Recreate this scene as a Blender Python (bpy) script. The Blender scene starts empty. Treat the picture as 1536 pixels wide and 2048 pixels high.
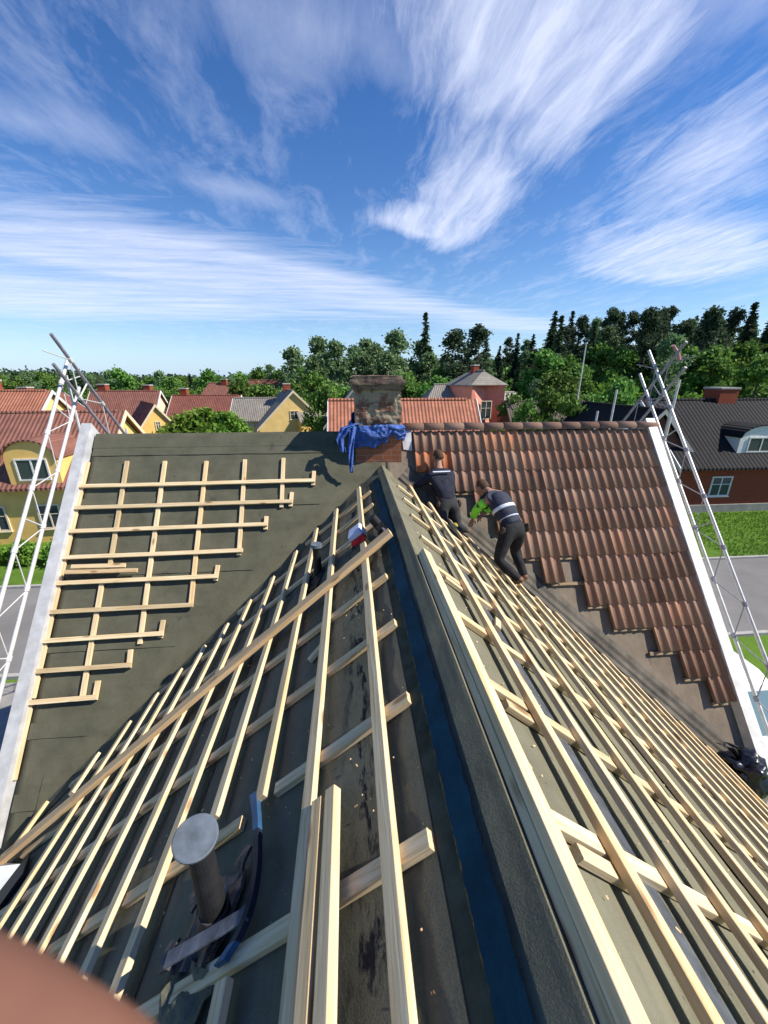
import bpy, bmesh, math, random
import numpy as np
from mathutils import Vector, Matrix, noise as mnoise
random.seed(7); rng = np.random.default_rng(7)
R_ = math.radians
SC = bpy.context.scene
COL = SC.collection
# ------------------------------------------------------------------ camera
FPX = 770.0
PITCH, YAW = R_(19.1), R_(4.9)
cam_d = bpy.data.cameras.new('camera'); cam = bpy.data.objects.new('camera', cam_d); COL.objects.link(cam)
cam.location = (0, 0, 0); cam.rotation_euler = (math.pi/2 - PITCH, 0, -YAW)
cam_d.sensor_fit = 'VERTICAL'; cam_d.sensor_height = 36.0; cam_d.sensor_width = 27.0
cam_d.lens = 36.0*FPX/2048; cam_d.clip_start = 0.01; cam_d.clip_end = 6000
cam_d.dof.use_dof = True; cam_d.dof.focus_distance = 5.0; cam_d.dof.aperture_fstop = 4.0
SC.camera = cam
SC.render.resolution_x = 768; SC.render.resolution_y = 1024
# ------------------------------------------------------------------ sun and sky
SUN = Vector((0.705, -0.13, 0.69)).normalized()
SUN_EL = math.asin(SUN.z); SUN_AZ = math.atan2(SUN.x, SUN.y)
sl = bpy.data.lights.new('sun', 'SUN'); sl.energy = 5.0; sl.angle = R_(0.5); sl.color = (1.0, 0.925, 0.80)
so = bpy.data.objects.new('sun', sl); COL.objects.link(so)
so.rotation_euler = (-SUN).to_track_quat('-Z', 'Y').to_euler(); so.location = (20, 0, 30)
W = bpy.data.worlds.new('World'); SC.world = W; W.use_nodes = True
nt = W.node_tree; nt.nodes.clear()
def wn(t, **k):
    n = nt.nodes.new(t)
    for a, b in k.items(): setattr(n, a, b)
    return n
def wl(a, b): nt.links.new(a, b)
def wmath(op, a, b=None, clamp=False):
    n = wn('ShaderNodeMath', operation=op, use_clamp=clamp)
    for i, v in enumerate((a, b)):
        if v is None: continue
        if isinstance(v, (int, float)): n.inputs[i].default_value = v
        else: wl(v, n.inputs[i])
    return n.outputs[0]
sky = wn('ShaderNodeTexSky', sky_type='NISHITA'); sky.sun_disc = False
sky.sun_elevation = SUN_EL; sky.sun_rotation = SUN_AZ; sky.altitude = 0; sky.air_density = 1.0; sky.dust_density = 0.0; sky.ozone_density = 3.0
hsv = wn('ShaderNodeHueSaturation'); hsv.inputs['Saturation'].default_value = 1.27; hsv.inputs['Value'].default_value = 1.14; hsv.inputs['Hue'].default_value = 0.511
wl(sky.outputs[0], hsv.inputs['Color'])
tc = wn('ShaderNodeTexCoord'); sep = wn('ShaderNodeSeparateXYZ'); wl(tc.outputs['Generated'], sep.inputs[0])
zc = wmath('MAXIMUM', sep.outputs[2], 0.02)
u = wmath('DIVIDE', sep.outputs[0], zc); v = wmath('DIVIDE', sep.outputs[1], zc)
cmb = wn('ShaderNodeCombineXYZ'); wl(u, cmb.inputs[0]); wl(v, cmb.inputs[1])
# gentle warp of the cloud plane so that streaks curl
wnz = wn('ShaderNodeTexNoise'); wnz.inputs['Scale'].default_value = 1.1; wnz.inputs['Detail'].default_value = 3; wl(cmb.outputs[0], wnz.inputs['Vector'])
wsub = wn('ShaderNodeVectorMath', operation='SUBTRACT'); wl(wnz.outputs['Color'], wsub.inputs[0]); wsub.inputs[1].default_value = (.5, .5, .5)
wsc = wn('ShaderNodeVectorMath', operation='SCALE'); wl(wsub.outputs[0], wsc.inputs[0]); wsc.inputs['Scale'].default_value = 0.20
wadd = wn('ShaderNodeVectorMath', operation='ADD'); wl(cmb.outputs[0], wadd.inputs[0]); wl(wsc.outputs[0], wadd.inputs[1])
P2 = wadd.outputs[0]
def streak(rot, sc_a, sc_b, seed, detail=6, rough=.6, dist=0.3):
    m = wn('ShaderNodeMapping', vector_type='POINT'); wl(P2, m.inputs[0])
    m.inputs['Rotation'].default_value = (0, 0, rot); m.inputs['Scale'].default_value = (sc_a, sc_b, 1); m.inputs['Location'].default_value = (seed, seed*1.7, seed)
    n = wn('ShaderNodeTexNoise'); n.inputs['Scale'].default_value = 1.0; n.inputs['Detail'].default_value = detail; n.inputs['Roughness'].default_value = rough; n.inputs['Distortion'].default_value = dist
    wl(m.outputs[0], n.inputs['Vector']); return n.outputs[0]
def blob(cx_, cy_, rot, sa, sb):
    m = wn('ShaderNodeMapping', vector_type='TEXTURE'); wl(P2, m.inputs[0])
    m.inputs['Location'].default_value = (cx_, cy_, 0); m.inputs['Rotation'].default_value = (0, 0, rot); m.inputs['Scale'].default_value = (sa, sb, 1)
    g = wn('ShaderNodeTexGradient', gradient_type='SPHERICAL'); wl(m.outputs[0], g.inputs[0]); return g.outputs[1]
s_v = streak(R_(-5), 8.5, 1.5, 3.1, 10, .70, .35)            # streaks running away from the viewer
s_v2 = streak(R_(-22), 8.0, 1.9, 9.4, 10, .70, .35)
s_l = streak(R_(-32), 0.8, 4.2, 5.2, 10, .70, .3)         # long band to the left, running right and away
s_f = streak(R_(12), 4.2, 1.5, 12.3, 9, .68, .35)
def layer(blobs, st, lo, gain):
    tot = None
    for b in blobs: tot = b if tot is None else wmath('ADD', tot, b)
    tot = wmath('MINIMUM', tot, 1.0)
    x = wmath('SUBTRACT', wmath('ADD', st, wmath('MULTIPLY', tot, 0.62)), lo)
    x = wmath('MULTIPLY', x, gain, True)
    return wmath('MULTIPLY', x, wmath('MULTIPLY', tot, 3.2, True), True)
L1 = layer([blob(.66, 2.45, R_(-5), .50, 1.45), blob(.48, 1.45, R_(0), .80, .55), blob(.36, 3.05, R_(-60), .30, .45), blob(.78, 3.1, R_(-3), .40, .9), blob(.92, 1.75, R_(-18), .30, .8)], s_v, .71, 1.75)
L2 = layer([blob(-1.6, 3.7, R_(30), 3.2, 1.35), blob(-2.6, 5.4, R_(20), 4.5, 2.4), blob(.3, 5.6, R_(32), 4.5, 1.0), blob(-4.8, 7.0, R_(10), 6.0, 2.6), blob(3.4, 8.3, R_(20), 5.0, 1.8)], s_l, .72, 1.6)
L3 = layer([blob(2.5, 3.4, R_(40), 1.9, 1.0), blob(1.75, 2.1, R_(-35), .55, .9), blob(3.3, 3.9, R_(30), 1.8, 1.2)], s_v2, .74, 1.8)
L4 = layer([blob(-.05, 1.60, R_(10), .75, .38), blob(-.6, 2.75, R_(30), .55, .3), blob(-1.25, 2.15, R_(20), .6, .35), blob(.9, 1.35, 0, .8, .35)], s_f, .62, 1.3)
dens = wmath('MAXIMUM', wmath('MAXIMUM', L1, L2), wmath('MAXIMUM', L3, wmath('MULTIPLY', L4, .55)))
thin = wmath('MULTIPLY', wmath('MULTIPLY', wmath('SUBTRACT', s_f, .49, True), 1.5), .65, True)
dens = wmath('MAXIMUM', wmath('MULTIPLY', dens, .80), thin)
fade = wmath('MULTIPLY', wmath('SUBTRACT', sep.outputs[2], 0.01), 14.0, True)
dens = wmath('MULTIPLY', dens, fade)
mixc = wn('ShaderNodeMixRGB'); wl(dens, mixc.inputs[0]); hz = wmath('POWER', wmath('SUBTRACT', 1.0, wmath('MAXIMUM', sep.outputs[2], 0.0)), 9.0)
tint = wn('ShaderNodeMixRGB', blend_type='MIX'); wl(wmath('MULTIPLY', hz, .8, True), tint.inputs[0]); wl(hsv.outputs[0], tint.inputs[1]); tint.inputs[2].default_value = (2.9, 4.7, 7.7, 1)
wl(tint.outputs[0], mixc.inputs[1]); mixc.inputs[2].default_value = (7.0, 7.5, 9.2, 1)
bg = wn('ShaderNodeBackground'); wl(mixc.outputs[0], bg.inputs[0]); bg.inputs[1].default_value = 0.088
wo = wn('ShaderNodeOutputWorld'); wl(bg.outputs[0], wo.inputs[0])
SC.view_settings.view_transform = 'Standard'; SC.view_settings.look = 'None'; SC.view_settings.gamma = 1; SC.view_settings.exposure = 0.58
SC.view_settings.use_curve_mapping = False
# ------------------------------------------------------------------ measuring helpers (world metres, camera height is z = 0)
GZ = -9.0
_F = Vector((math.sin(YAW)*math.cos(PITCH), math.cos(YAW)*math.cos(PITCH), -math.sin(PITCH)))
_R = Vector((math.cos(YAW), -math.sin(YAW), 0)); _U = _R.cross(_F)
def ray(x, y): return _F + _R*((x-768)/FPX) + _U*((1024-y)/FPX)
def hit(x, y, n, c):
    r = ray(x, y); n = Vector(n); return r*(c/n.dot(r))
def dep(x, y, d): return ray(x, y)*d
TM = math.tan(R_(51)); TW = math.tan(R_(39))
RX, RZ, JY = 0.484, -1.32, 6.12                 # wing ridge x, z; y where it meets the main roof
MY, MZ = 6.505, -1.32+TM*0.385                  # main ridge
NM = Vector((0, -TM, 1)).normalized(); NL = Vector((-TW, 0, 1)).normalized(); NR = Vector((TW, 0, 1)).normalized()
def zM(y): return RZ + TM*(y-JY)
def zL(x): return RZ + TW*(x-RX)
def zR(x): return RZ - TW*(x-RX)
def vy(x): return JY - abs(x-RX)*TW/TM          # y of the valley
def pM(x, y, off=0.0): return hit(x, y, (0, -TM, 1), RZ-TM*JY + off*math.sqrt(1+TM*TM))
def pL(x, y, off=0.0): return hit(x, y, (-TW, 0, 1), RZ-TW*RX + off*math.sqrt(1+TW*TW))
# ------------------------------------------------------------------ object helpers
def tag(o, label=None, cat=None, group=None, kind=None):
    if label: o['label'] = label
    if cat: o['category'] = cat
    if group: o['group'] = group
    if kind: o['kind'] = kind
    return o
def empty(name, loc, label=None, cat=None, group=None, rz=0):
    o = bpy.data.objects.new(name, None); COL.objects.link(o); o.location = loc; o.rotation_euler = (0, 0, rz); o.empty_display_size = .2
    tag(o, label, cat, group); return o
def link_mesh(name, me, mat=None, parent=None, loc=None, mw=None):
    o = bpy.data.objects.new(name, me); COL.objects.link(o)
    if mat is not None:
        for m in (mat if isinstance(mat, (list, tuple)) else [mat]): me.materials.append(m)
    if mw is not None:
        if parent is not None:
            o.parent = parent; bpy.context.view_layer.update
            pm = Matrix.Translation(parent.location) @ parent.rotation_euler.to_matrix().to_4x4()
            if parent.parent is not None:
                q = parent.parent; pm = Matrix.Translation(q.location) @ q.rotation_euler.to_matrix().to_4x4() @ pm
            o.matrix_local = pm.inverted() @ mw
        else: o.matrix_world = mw
    else:
        if loc is not None: o.location = loc
        if parent is not None: o.parent = parent
    return o
def mesh_np(name, V, F, mat=None, parent=None, loc=None, mw=None, smooth=False, mi=None):
    me = bpy.data.meshes.new(name); me.from_pydata([tuple(map(float, p)) for p in V], [], [tuple(map(int, f)) for f in F]); me.update()
    if smooth: me.polygons.foreach_set('use_smooth', [True]*len(me.polygons))
    o = link_mesh(name, me, mat, parent, loc, mw)
    if mi is not None: me.polygons.foreach_set('material_index', list(mi))
    return o
class MB:
    def __init__(s): s.V = []; s.F = []; s.M = []
    def add(s, V, F, m=0):
        n = len(s.V); s.V += [tuple(p) for p in V]; s.F += [tuple(i+n for i in f) for f in F]; s.M += [m]*len(F)
    def box(s, lo, hi, m=0, mat=None):
        (a, b, c), (d, e, f) = lo, hi
        V = [(a,b,c),(d,b,c),(d,e,c),(a,e,c),(a,b,f),(d,b,f),(d,e,f),(a,e,f)]
        if mat is not None: V = [mat @ Vector(p) for p in V]
        s.add(V, [(0,3,2,1),(4,5,6,7),(0,1,5,4),(1,2,6,5),(2,3,7,6),(3,0,4,7)], m)
    def tube(s, a, b, r, n=8, r2=None, m=0, cap=True):
        a = Vector(a); b = Vector(b); r2 = r if r2 is None else r2
        q = (b-a).to_track_quat('Z', 'Y'); V = []
        for p, rr in ((a, r), (b, r2)):
            for i in range(n):
                t = 2*math.pi*i/n; V.append(p + q @ Vector((rr*math.cos(t), rr*math.sin(t), 0)))
        F = [(i, (i+1) % n, n+(i+1) % n, n+i) for i in range(n)]
        if cap: F += [tuple(range(n-1, -1, -1)), tuple(range(n, 2*n))]
        s.add(V, F, m)
    def path(s, pts, r, n=8, m=0):
        for a, b in zip(pts[:-1], pts[1:]): s.tube(a, b, r, n, m=m)
    def obj(s, name, mat, parent=None, smooth=False, loc=None, mw=None):
        return mesh_np(name, s.V, s.F, mat, parent, loc, mw, smooth, s.M)
def frame(p0, p1, up):
    p0 = Vector(p0); p1 = Vector(p1); x = (p1-p0).normalized(); up = Vector(up); y = up.cross(x).normalized(); z = x.cross(y)
    m = Matrix((x, y, z)).transposed().to_4x4(); m.translation = p0; return m, (p1-p0).length
def bar(name, p0, p1, w, h, up, mat, parent=None, bev=.003, wob=.0025):
    """a sawn timber lying with its underside along p0-p1; own mesh, long axis = local X, slightly bowed"""
    mw, Ln = frame(p0, p1, up)
    n = max(1, int(Ln/.5)); V = []; F = []
    prof = [(-w/2+bev, 0), (w/2-bev, 0), (w/2, bev), (w/2, h-bev), (w/2-bev, h), (-w/2+bev, h), (-w/2, h-bev), (-w/2, bev)]
    ph = random.random()*9; tw = random.uniform(-.03, .03)
    for i in range(n+1):
        t = i/n; x = t*Ln; dy = wob*math.sin(ph+3.1*t*Ln/1.7)*(1 if n > 1 else 0); a = tw*(t-.5)
        for (y, z) in prof: V.append((x, y*math.cos(a)-(z-h/2)*math.sin(a)+dy, (z-h/2)*math.cos(a)+y*math.sin(a)+h/2))
    k = len(prof)
    for i in range(n):
        for j in range(k): F.append((i*k+j, (i+1)*k+j, (i+1)*k+(j+1) % k, i*k+(j+1) % k))
    F.append(tuple(range(k))); F.append(tuple(n*k+k-1-j for j in range(k)))
    return mesh_np(name, V, F, mat, parent, mw=mw)
# ------------------------------------------------------------------ materials
def mat_new(name, rough=.8, spec=.3):
    m = bpy.data.materials.new(name); m.use_nodes = True; t = m.node_tree
    b = t.nodes['Principled BSDF']; b.inputs['Roughness'].default_value = rough; b.inputs['Specular IOR Level'].default_value = spec
    return m, t, b
def N(t, ty, **k):
    n = t.nodes.new(ty)
    for a, b in k.items(): setattr(n, a, b)
    return n
def mapping(t, scale=(1,1,1), src='Object', rot=(0,0,0)):
    c = N(t, 'ShaderNodeTexCoord'); m = N(t, 'ShaderNodeMapping'); m.inputs['Scale'].default_value = scale; m.inputs['Rotation'].default_value = rot
    t.links.new(c.outputs[src], m.inputs[0]); return m.outputs[0]
def noise(t, vec, scale, detail=4, rough=.55, dist=0):
    n = N(t, 'ShaderNodeTexNoise'); n.inputs['Scale'].default_value = scale; n.inputs['Detail'].default_value = detail; n.inputs['Roughness'].default_value = rough; n.inputs['Distortion'].default_value = dist
    if vec is not None: t.links.new(vec, n.inputs['Vector'])
    return n.outputs[0]
def ramp(t, fac, stops, interp='LINEAR'):
    r = N(t, 'ShaderNodeValToRGB'); r.color_ramp.interpolation = interp
    e = r.color_ramp.elements
    while len(e) > 1: e.remove(e[-1])
    e[0].position = stops[0][0]; e[0].color = (*stops[0][1], 1) if len(stops[0][1]) == 3 else stops[0][1]
    for p, c in stops[1:]:
        q = e.new(p); q.color = (*c, 1)
    t.links.new(fac, r.inputs[0]); return r.outputs[0]
def g3(x): return (x, x, x)
def mix(t, fac, a, b, mode='MIX'):
    n = N(t, 'ShaderNodeMixRGB', blend_type=mode)
    for i, v_ in enumerate((fac, a, b)):
        if isinstance(v_, (int, float)): n.inputs[i].default_value = v_
        elif isinstance(v_, tuple): n.inputs[i].default_value = (*v_, 1) if len(v_) == 3 else v_
        else: t.links.new(v_, n.inputs[i])
    return n.outputs[0]
def mth(t, op, a, b=None, clamp=False):
    n = N(t, 'ShaderNodeMath', operation=op, use_clamp=clamp)
    for i, v_ in enumerate((a, b)):
        if v_ is None: continue
        if isinstance(v_, (int, float)): n.inputs[i].default_value = v_
        else: t.links.new(v_, n.inputs[i])
    return n.outputs[0]
def bump(t, b, h, strength=.3, dist=.01):
    n = N(t, 'ShaderNodeBump'); n.inputs['Strength'].default_value = strength; n.inputs['Distance'].default_value = dist
    t.links.new(h, n.inputs['Height']); t.links.new(n.outputs[0], b.inputs['Normal'])
def base(t, b, c):
    if isinstance(c, tuple): b.inputs['Base Color'].default_value = (*c, 1)
    else: t.links.new(c, b.inputs['Base Color'])
def simple(name, col, rough=.7, var=.25, scale=6, metal=0, spec=.3, bmp=.0, stretch=(1,1,1)):
    m, t, b = mat_new(name, rough, spec); v_ = mapping(t, stretch); n = noise(t, v_, scale, 5, .6)
    lo = tuple(x*(1-var) for x in col); hi = tuple(min(1, x*(1+var)) for x in col)
    base(t, b, ramp(t, n, [(.3, lo), (.7, hi)])); b.inputs['Metallic'].default_value = metal
    if bmp: bump(t, b, n, bmp, .02)
    return m
def mat_wood(name, c0, c1, cd, knots=True):
    m, t, b = mat_new(name, .75, .25)
    v_ = mapping(t, (1.2, 26, 26)); oi = N(t, 'ShaderNodeObjectInfo')
    add = N(t, 'ShaderNodeVectorMath', operation='ADD'); sc_ = N(t, 'ShaderNodeVectorMath', operation='SCALE'); sc_.inputs['Scale'].default_value = 37.0
    cx_ = N(t, 'ShaderNodeCombineXYZ'); t.links.new(oi.outputs['Random'], cx_.inputs[0]); t.links.new(oi.outputs['Random'], cx_.inputs[1])
    t.links.new(cx_.outputs[0], sc_.inputs[0]); t.links.new(v_, add.inputs[0]); t.links.new(sc_.outputs[0], add.inputs[1])
    g = noise(t, add.outputs[0], 2.2, 5, .6, .6); g2 = noise(t, add.outputs[0], .5, 3, .5)
    c = ramp(t, g, [(.30, cd), (.45, c0), (.62, c1)])
    c = mix(t, mth(t, 'MULTIPLY', mth(t, 'SUBTRACT', g2, .45, True), 2.2, True), c, cd)
    if knots:
        kv = mapping(t, (2.6, 9, 9)); a2 = N(t, 'ShaderNodeVectorMath', operation='ADD'); t.links.new(kv, a2.inputs[0]); t.links.new(sc_.outputs[0], a2.inputs[1])
        vo = N(t, 'ShaderNodeTexVoronoi'); vo.inputs['Scale'].default_value = 1.0; t.links.new(a2.outputs[0], vo.inputs['Vector'])
        kf = ramp(t, vo.outputs['Distance'], [(.09, g3(1)), (.19, g3(0))])
        c = mix(t, mth(t, 'MULTIPLY', kf, .75), c, (.22, .10, .035))
    tone = ramp(t, oi.outputs['Random'], [(0, (.70, .66, .60)), (.35, (1, .97, .92)), (.7, (.92, .88, .84)), (1, (1.0, .90, .76))])
    c = mix(t, 1.0, c, tone, 'MULTIPLY'); base(t, b, c); bump(t, b, g, .35, .004)
    return m
M_wood = mat_wood('fresh_pine', (.71, .575, .36), (.81, .70, .49), (.55, .39, .21))
M_wood2 = mat_wood('planed_board', (.72, .53, .32), (.80, .62, .40), (.56, .39, .22))
M_oldwood = mat_wood('old_batten', (.30, .22, .14), (.38, .29, .19), (.16, .11, .07))
def mat_felt(name, col, stain=.5, run='Y', scale=1.0, band=None):
    m, t, b = mat_new(name, .92, .15)
    v_ = mapping(t, (1, 1, 1)); fine = noise(t, v_, 180, 3, .6); med = noise(t, v_, 3.0, 6, .62); big = noise(t, v_, .9, 3, .5)
    st = mapping(t, (9, .8, 3) if run == 'Y' else (.8, 4, 4)); sk = noise(t, st, 1.6, 5, .6)
    c = ramp(t, med, [(.28, tuple(x*.72 for x in col)), (.5, col), (.74, tuple(x*1.25 for x in col))])
    c = mix(t, mth(t, 'MULTIPLY', mth(t, 'SUBTRACT', sk, .5, True), 2.0, True), c, tuple(x*.62 for x in col))
    c = mix(t, mth(t, 'MULTIPLY', mth(t, 'SUBTRACT', fine, .45, True), 1.6, True), c, tuple(x*1.5 for x in col))
    bl = ramp(t, noise(t, v_, 2.1, 7, .7, .4), [(.60, g3(0)), (.68, g3(1))])
    c = mix(t, mth(t, 'MULTIPLY', bl, stain), c, (.018, .020, .024))
    if band:                                   # smeared bitumen along one run of the felt
        s = N(t, 'ShaderNodeSeparateXYZ'); t.links.new(v_, s.inputs[0])
        d = mth(t, 'ABSOLUTE', mth(t, 'SUBTRACT', s.outputs[0], band[0])); bf = ramp(t, d, [(band[1]*.2, g3(1)), (band[1], g3(0))])
        nn = ramp(t, noise(t, mapping(t, (14, 3.5, 6)), 1.4, 6, .7, .3), [(.50, g3(0)), (.58, g3(1))])
        c = mix(t, mth(t, 'MULTIPLY', bf, nn), c, (.013, .014, .020))
    base(t, b, c); h = mth(t, 'ADD', mth(t, 'MULTIPLY', fine, .15), med); bump(t, b, h, .5, .02)
    return m
M_feltM = mat_felt('felt_main', (.096, .095, .068), .5, 'X')
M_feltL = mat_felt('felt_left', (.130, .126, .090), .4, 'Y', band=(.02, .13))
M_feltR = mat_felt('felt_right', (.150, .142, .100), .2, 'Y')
M_feltOld = mat_felt('felt_old', (.185, .15, .115), .5, 'Y')
M_seam = simple('felt_seam', (.060, .064, .044), .95, .4, 9, bmp=.2, spec=.1)
M_seamR = simple('felt_seam_bitumen', (.070, .078, .088), .8, .5, 9, bmp=.2)
M_tape = simple('ridge_tape', (.002, .027, .052), .75, .35, 5, spec=.12, bmp=.25)
M_flash = simple('valley_metal', (.105, .093, .075), .75, .5, 5, metal=.1, stretch=(1, .3, 1))
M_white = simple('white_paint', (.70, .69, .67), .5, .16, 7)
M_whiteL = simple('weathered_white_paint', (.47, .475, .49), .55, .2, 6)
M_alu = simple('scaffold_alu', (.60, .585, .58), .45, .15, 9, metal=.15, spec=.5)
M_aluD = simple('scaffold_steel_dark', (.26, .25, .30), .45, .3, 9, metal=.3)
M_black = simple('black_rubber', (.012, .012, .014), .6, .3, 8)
def mat_tile(name, c1, c2, c3, attr=True):
    m, t, b = mat_new(name, .85, .2); v_ = mapping(t)
    a = N(t, 'ShaderNodeAttribute'); a.attribute_name = 'tone'
    n = noise(t, v_, 5, 6, .65); n2 = noise(t, v_, 45, 4, .6)
    c = ramp(t, a.outputs['Fac'], [(0, c1), (.45, c2), (.85, c3), (1.0, (.46, .15, .06))])
    moss = ramp(t, n, [(.42, g3(0)), (.66, g3(1))]); c = mix(t, mth(t, 'MULTIPLY', moss, .4), c, (.24, .19, .145))
    c = mix(t, mth(t, 'MULTIPLY', mth(t, 'SUBTRACT', n2, .5, True), 1.5, True), c, (.34, .24, .18))
    base(t, b, c); bump(t, b, n2, .3, .01); return m
M_tile = mat_tile('old_clay_tile', (.18, .092, .062), (.27, .148, .102), (.37, .23, .165))
def mat_brick(name, c1, c2, mortar, sx=4.0, axis='XZ', msz=.02, damage=0.0):
    m, t, b = mat_new(name, .9, .15)
    c = N(t, 'ShaderNodeTexCoord'); s = N(t, 'ShaderNodeSeparateXYZ'); t.links.new(c.outputs['Object'], s.inputs[0])
    cb = N(t, 'ShaderNodeCombineXYZ'); t.links.new(mth(t, 'ADD', s.outputs[0], s.outputs[1]), cb.inputs[0]); t.links.new(s.outputs[2], cb.inputs[1])
    br = N(t, 'ShaderNodeTexBrick'); t.links.new(cb.outputs[0], br.inputs[0]); br.inputs['Scale'].default_value = sx
    br.inputs['Color1'].default_value = (*c1, 1); br.inputs['Color2'].default_value = (*c2, 1); br.inputs['Mortar'].default_value = (*mortar, 1)
    br.inputs['Mortar Size'].default_value = msz; br.inputs['Brick Width'].default_value = .96; br.inputs['Row Height'].default_value = .3
    n = noise(t, mapping(t), 3.2, 6, .65); col = mix(t, mth(t, 'MULTIPLY', n, .5), br.outputs[0], tuple(x*.6 for x in c1))
    if damage:
        dm = ramp(t, noise(t, mapping(t), 3.6, 6, .6, .5), [(.44, g3(0)), (.52, g3(damage))]); col = mix(t, dm, col, (.38, .32, .235))
        bump(t, b, mth(t, 'ADD', noise(t, mapping(t), 9, 5, .6), br.outputs[1]), .8, .03)
    else: bump(t, b, br.outputs[1], -.3, .01)
    base(t, b, col); return m
M_chim = mat_brick('chimney_brick', (.22, .11, .08), (.15, .08, .065), (.26, .22, .17), 3.6, damage=.8)
M_crown = mat_brick('chimney_crown_brick', (.17, .10, .08), (.12, .08, .07), (.2, .17, .14), 3.6, damage=.3)
M_chimB = mat_brick('chimney_brick_base', (.34, .12, .065), (.25, .085, .05), (.28, .22, .17), 3.6)
M_brick = mat_brick('red_brick', (.31, .065, .033), (.24, .052, .03), (.26, .14, .09), 3.3)
M_brickD = mat_brick('dark_brick', (.17, .07, .06), (.13, .055, .05), (.15, .10, .09), 3.3)
def plaster(name, col): return simple(name, col, .9, .10, 1.3, bmp=.05)
M_yel = plaster('yellow_plaster', (.76, .50, .16)); M_ochre = plaster('ochre_plaster', (.76, .54, .22)); M_beige = plaster('beige_plaster', (.60, .50, .36))
M_pink = plaster('pink_plaster', (.78, .28, .20)); M_greyp = plaster('grey_plaster', (.42, .40, .38)); M_cream = plaster('cream_plaster', (.68, .58, .42))
def mat_rooftile(name, col, row=.34, colw=.24):
    m, t, b = mat_new(name, .85, .2)
    c = N(t, 'ShaderNodeTexCoord'); s = N(t, 'ShaderNodeSeparateXYZ'); t.links.new(c.outputs['Object'], s.inputs[0])
    r = mth(t, 'FRACT', mth(t, 'DIVIDE', s.outputs[2], row*.7)); k = mth(t, 'SINE', mth(t, 'MULTIPLY', s.outputs[0], 2*math.pi/colw))
    n = noise(t, mapping(t), 1.2, 5, .6); cell = N(t, 'ShaderNodeTexWhiteNoise', noise_dimensions='2D')
    cb = N(t, 'ShaderNodeCombineXYZ'); t.links.new(mth(t, 'FLOOR', mth(t, 'DIVIDE', s.outputs[0], colw)), cb.inputs[0]); t.links.new(mth(t, 'FLOOR', mth(t, 'DIVIDE', s.outputs[2], row*.7)), cb.inputs[1])
    t.links.new(cb.outputs[0], cell.inputs[0])
    cc = ramp(t, n, [(.3, tuple(x*.72 for x in col)), (.7, tuple(x*1.15 for x in col))])
    cc = mix(t, mth(t, 'MULTIPLY', cell.outputs[0], .35), cc, tuple(x*.6 for x in col)); base(t, b, cc)
    bump(t, b, mth(t, 'ADD', mth(t, 'MULTIPLY', r, -1.0), k), .7, .03); return m
M_rRed = mat_rooftile('roof_red', (.24, .108, .082)); M_rOr = mat_rooftile('roof_orange', (.40, .165, .105)); M_rBlk = mat_rooftile('roof_black', (.014, .014, .017), .34, .3)
M_rGry = mat_rooftile('roof_grey', (.26, .24, .21)); M_rDk = mat_rooftile('roof_dark_red', (.22, .085, .065)); M_rMoss = mat_rooftile('roof_mossy', (.12, .10, .08))
m_, t_, b_ = mat_new('window_glass', .08, .6); base(t_, b_, (.05, .065, .075)); M_glass = m_
m_, t_, b_ = mat_new('van_glass', .05, .8); base(t_, b_, (.16, .24, .27)); M_vglass = m_
m_, t_, b_ = mat_new('car_paint', .25, .6); base(t_, b_, (.78, .80, .82)); M_van = m_
def mat_leaf(name, c0, c1):
    m, t, b = mat_new(name, .7, .2); g = N(t, 'ShaderNodeNewGeometry'); oi = N(t, 'ShaderNodeObjectInfo')
    n = noise(t, mapping(t), 1.4, 3, .6)
    f = mth(t, 'ADD', mth(t, 'MULTIPLY', g.outputs['Random Per Island'], .6), mth(t, 'MULTIPLY', n, .5))
    c = ramp(t, f, [(.15, c0), (.85, c1)]); h = N(t, 'ShaderNodeHueSaturation'); t.links.new(c, h.inputs['Color'])
    t.links.new(mth(t, 'ADD', .485, mth(t, 'MULTIPLY', oi.outputs['Random'], .03)), h.inputs['Hue']); t.links.new(mth(t, 'ADD', .75, mth(t, 'MULTIPLY', oi.outputs['Random'], .5)), h.inputs['Value'])
    base(t, b, h.outputs[0])
    tr = N(t, 'ShaderNodeBsdfTranslucent'); t.links.new(h.outputs[0], tr.inputs[0]); ms = N(t, 'ShaderNodeMixShader'); ms.inputs[0].default_value = .3
    t.links.new(b.outputs[0], ms.inputs[1]); t.links.new(tr.outputs[0], ms.inputs[2]); t.links.new(ms.outputs[0], t.nodes['Material Output'].inputs[0])
    return m
M_lfD = mat_leaf('leaf_green', (.06, .14, .026), (.19, .34, .07)); M_lfB = mat_leaf('leaf_bright', (.07, .16, .02), (.20, .34, .05))
M_lfC = mat_leaf('needle_dark', (.022, .045, .022), (.065, .11, .048)); M_lfP = mat_leaf('needle_pine', (.03, .055, .032), (.085, .125, .065)); M_lfBi = mat_leaf('leaf_birch', (.08, .14, .06), (.20, .29, .13))
M_bark = simple('bark', (.12, .09, .065), .95, .4, 4, bmp=.4); M_birchbark = simple('birch_bark', (.42, .40, .36), .9, .45, 5)
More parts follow.
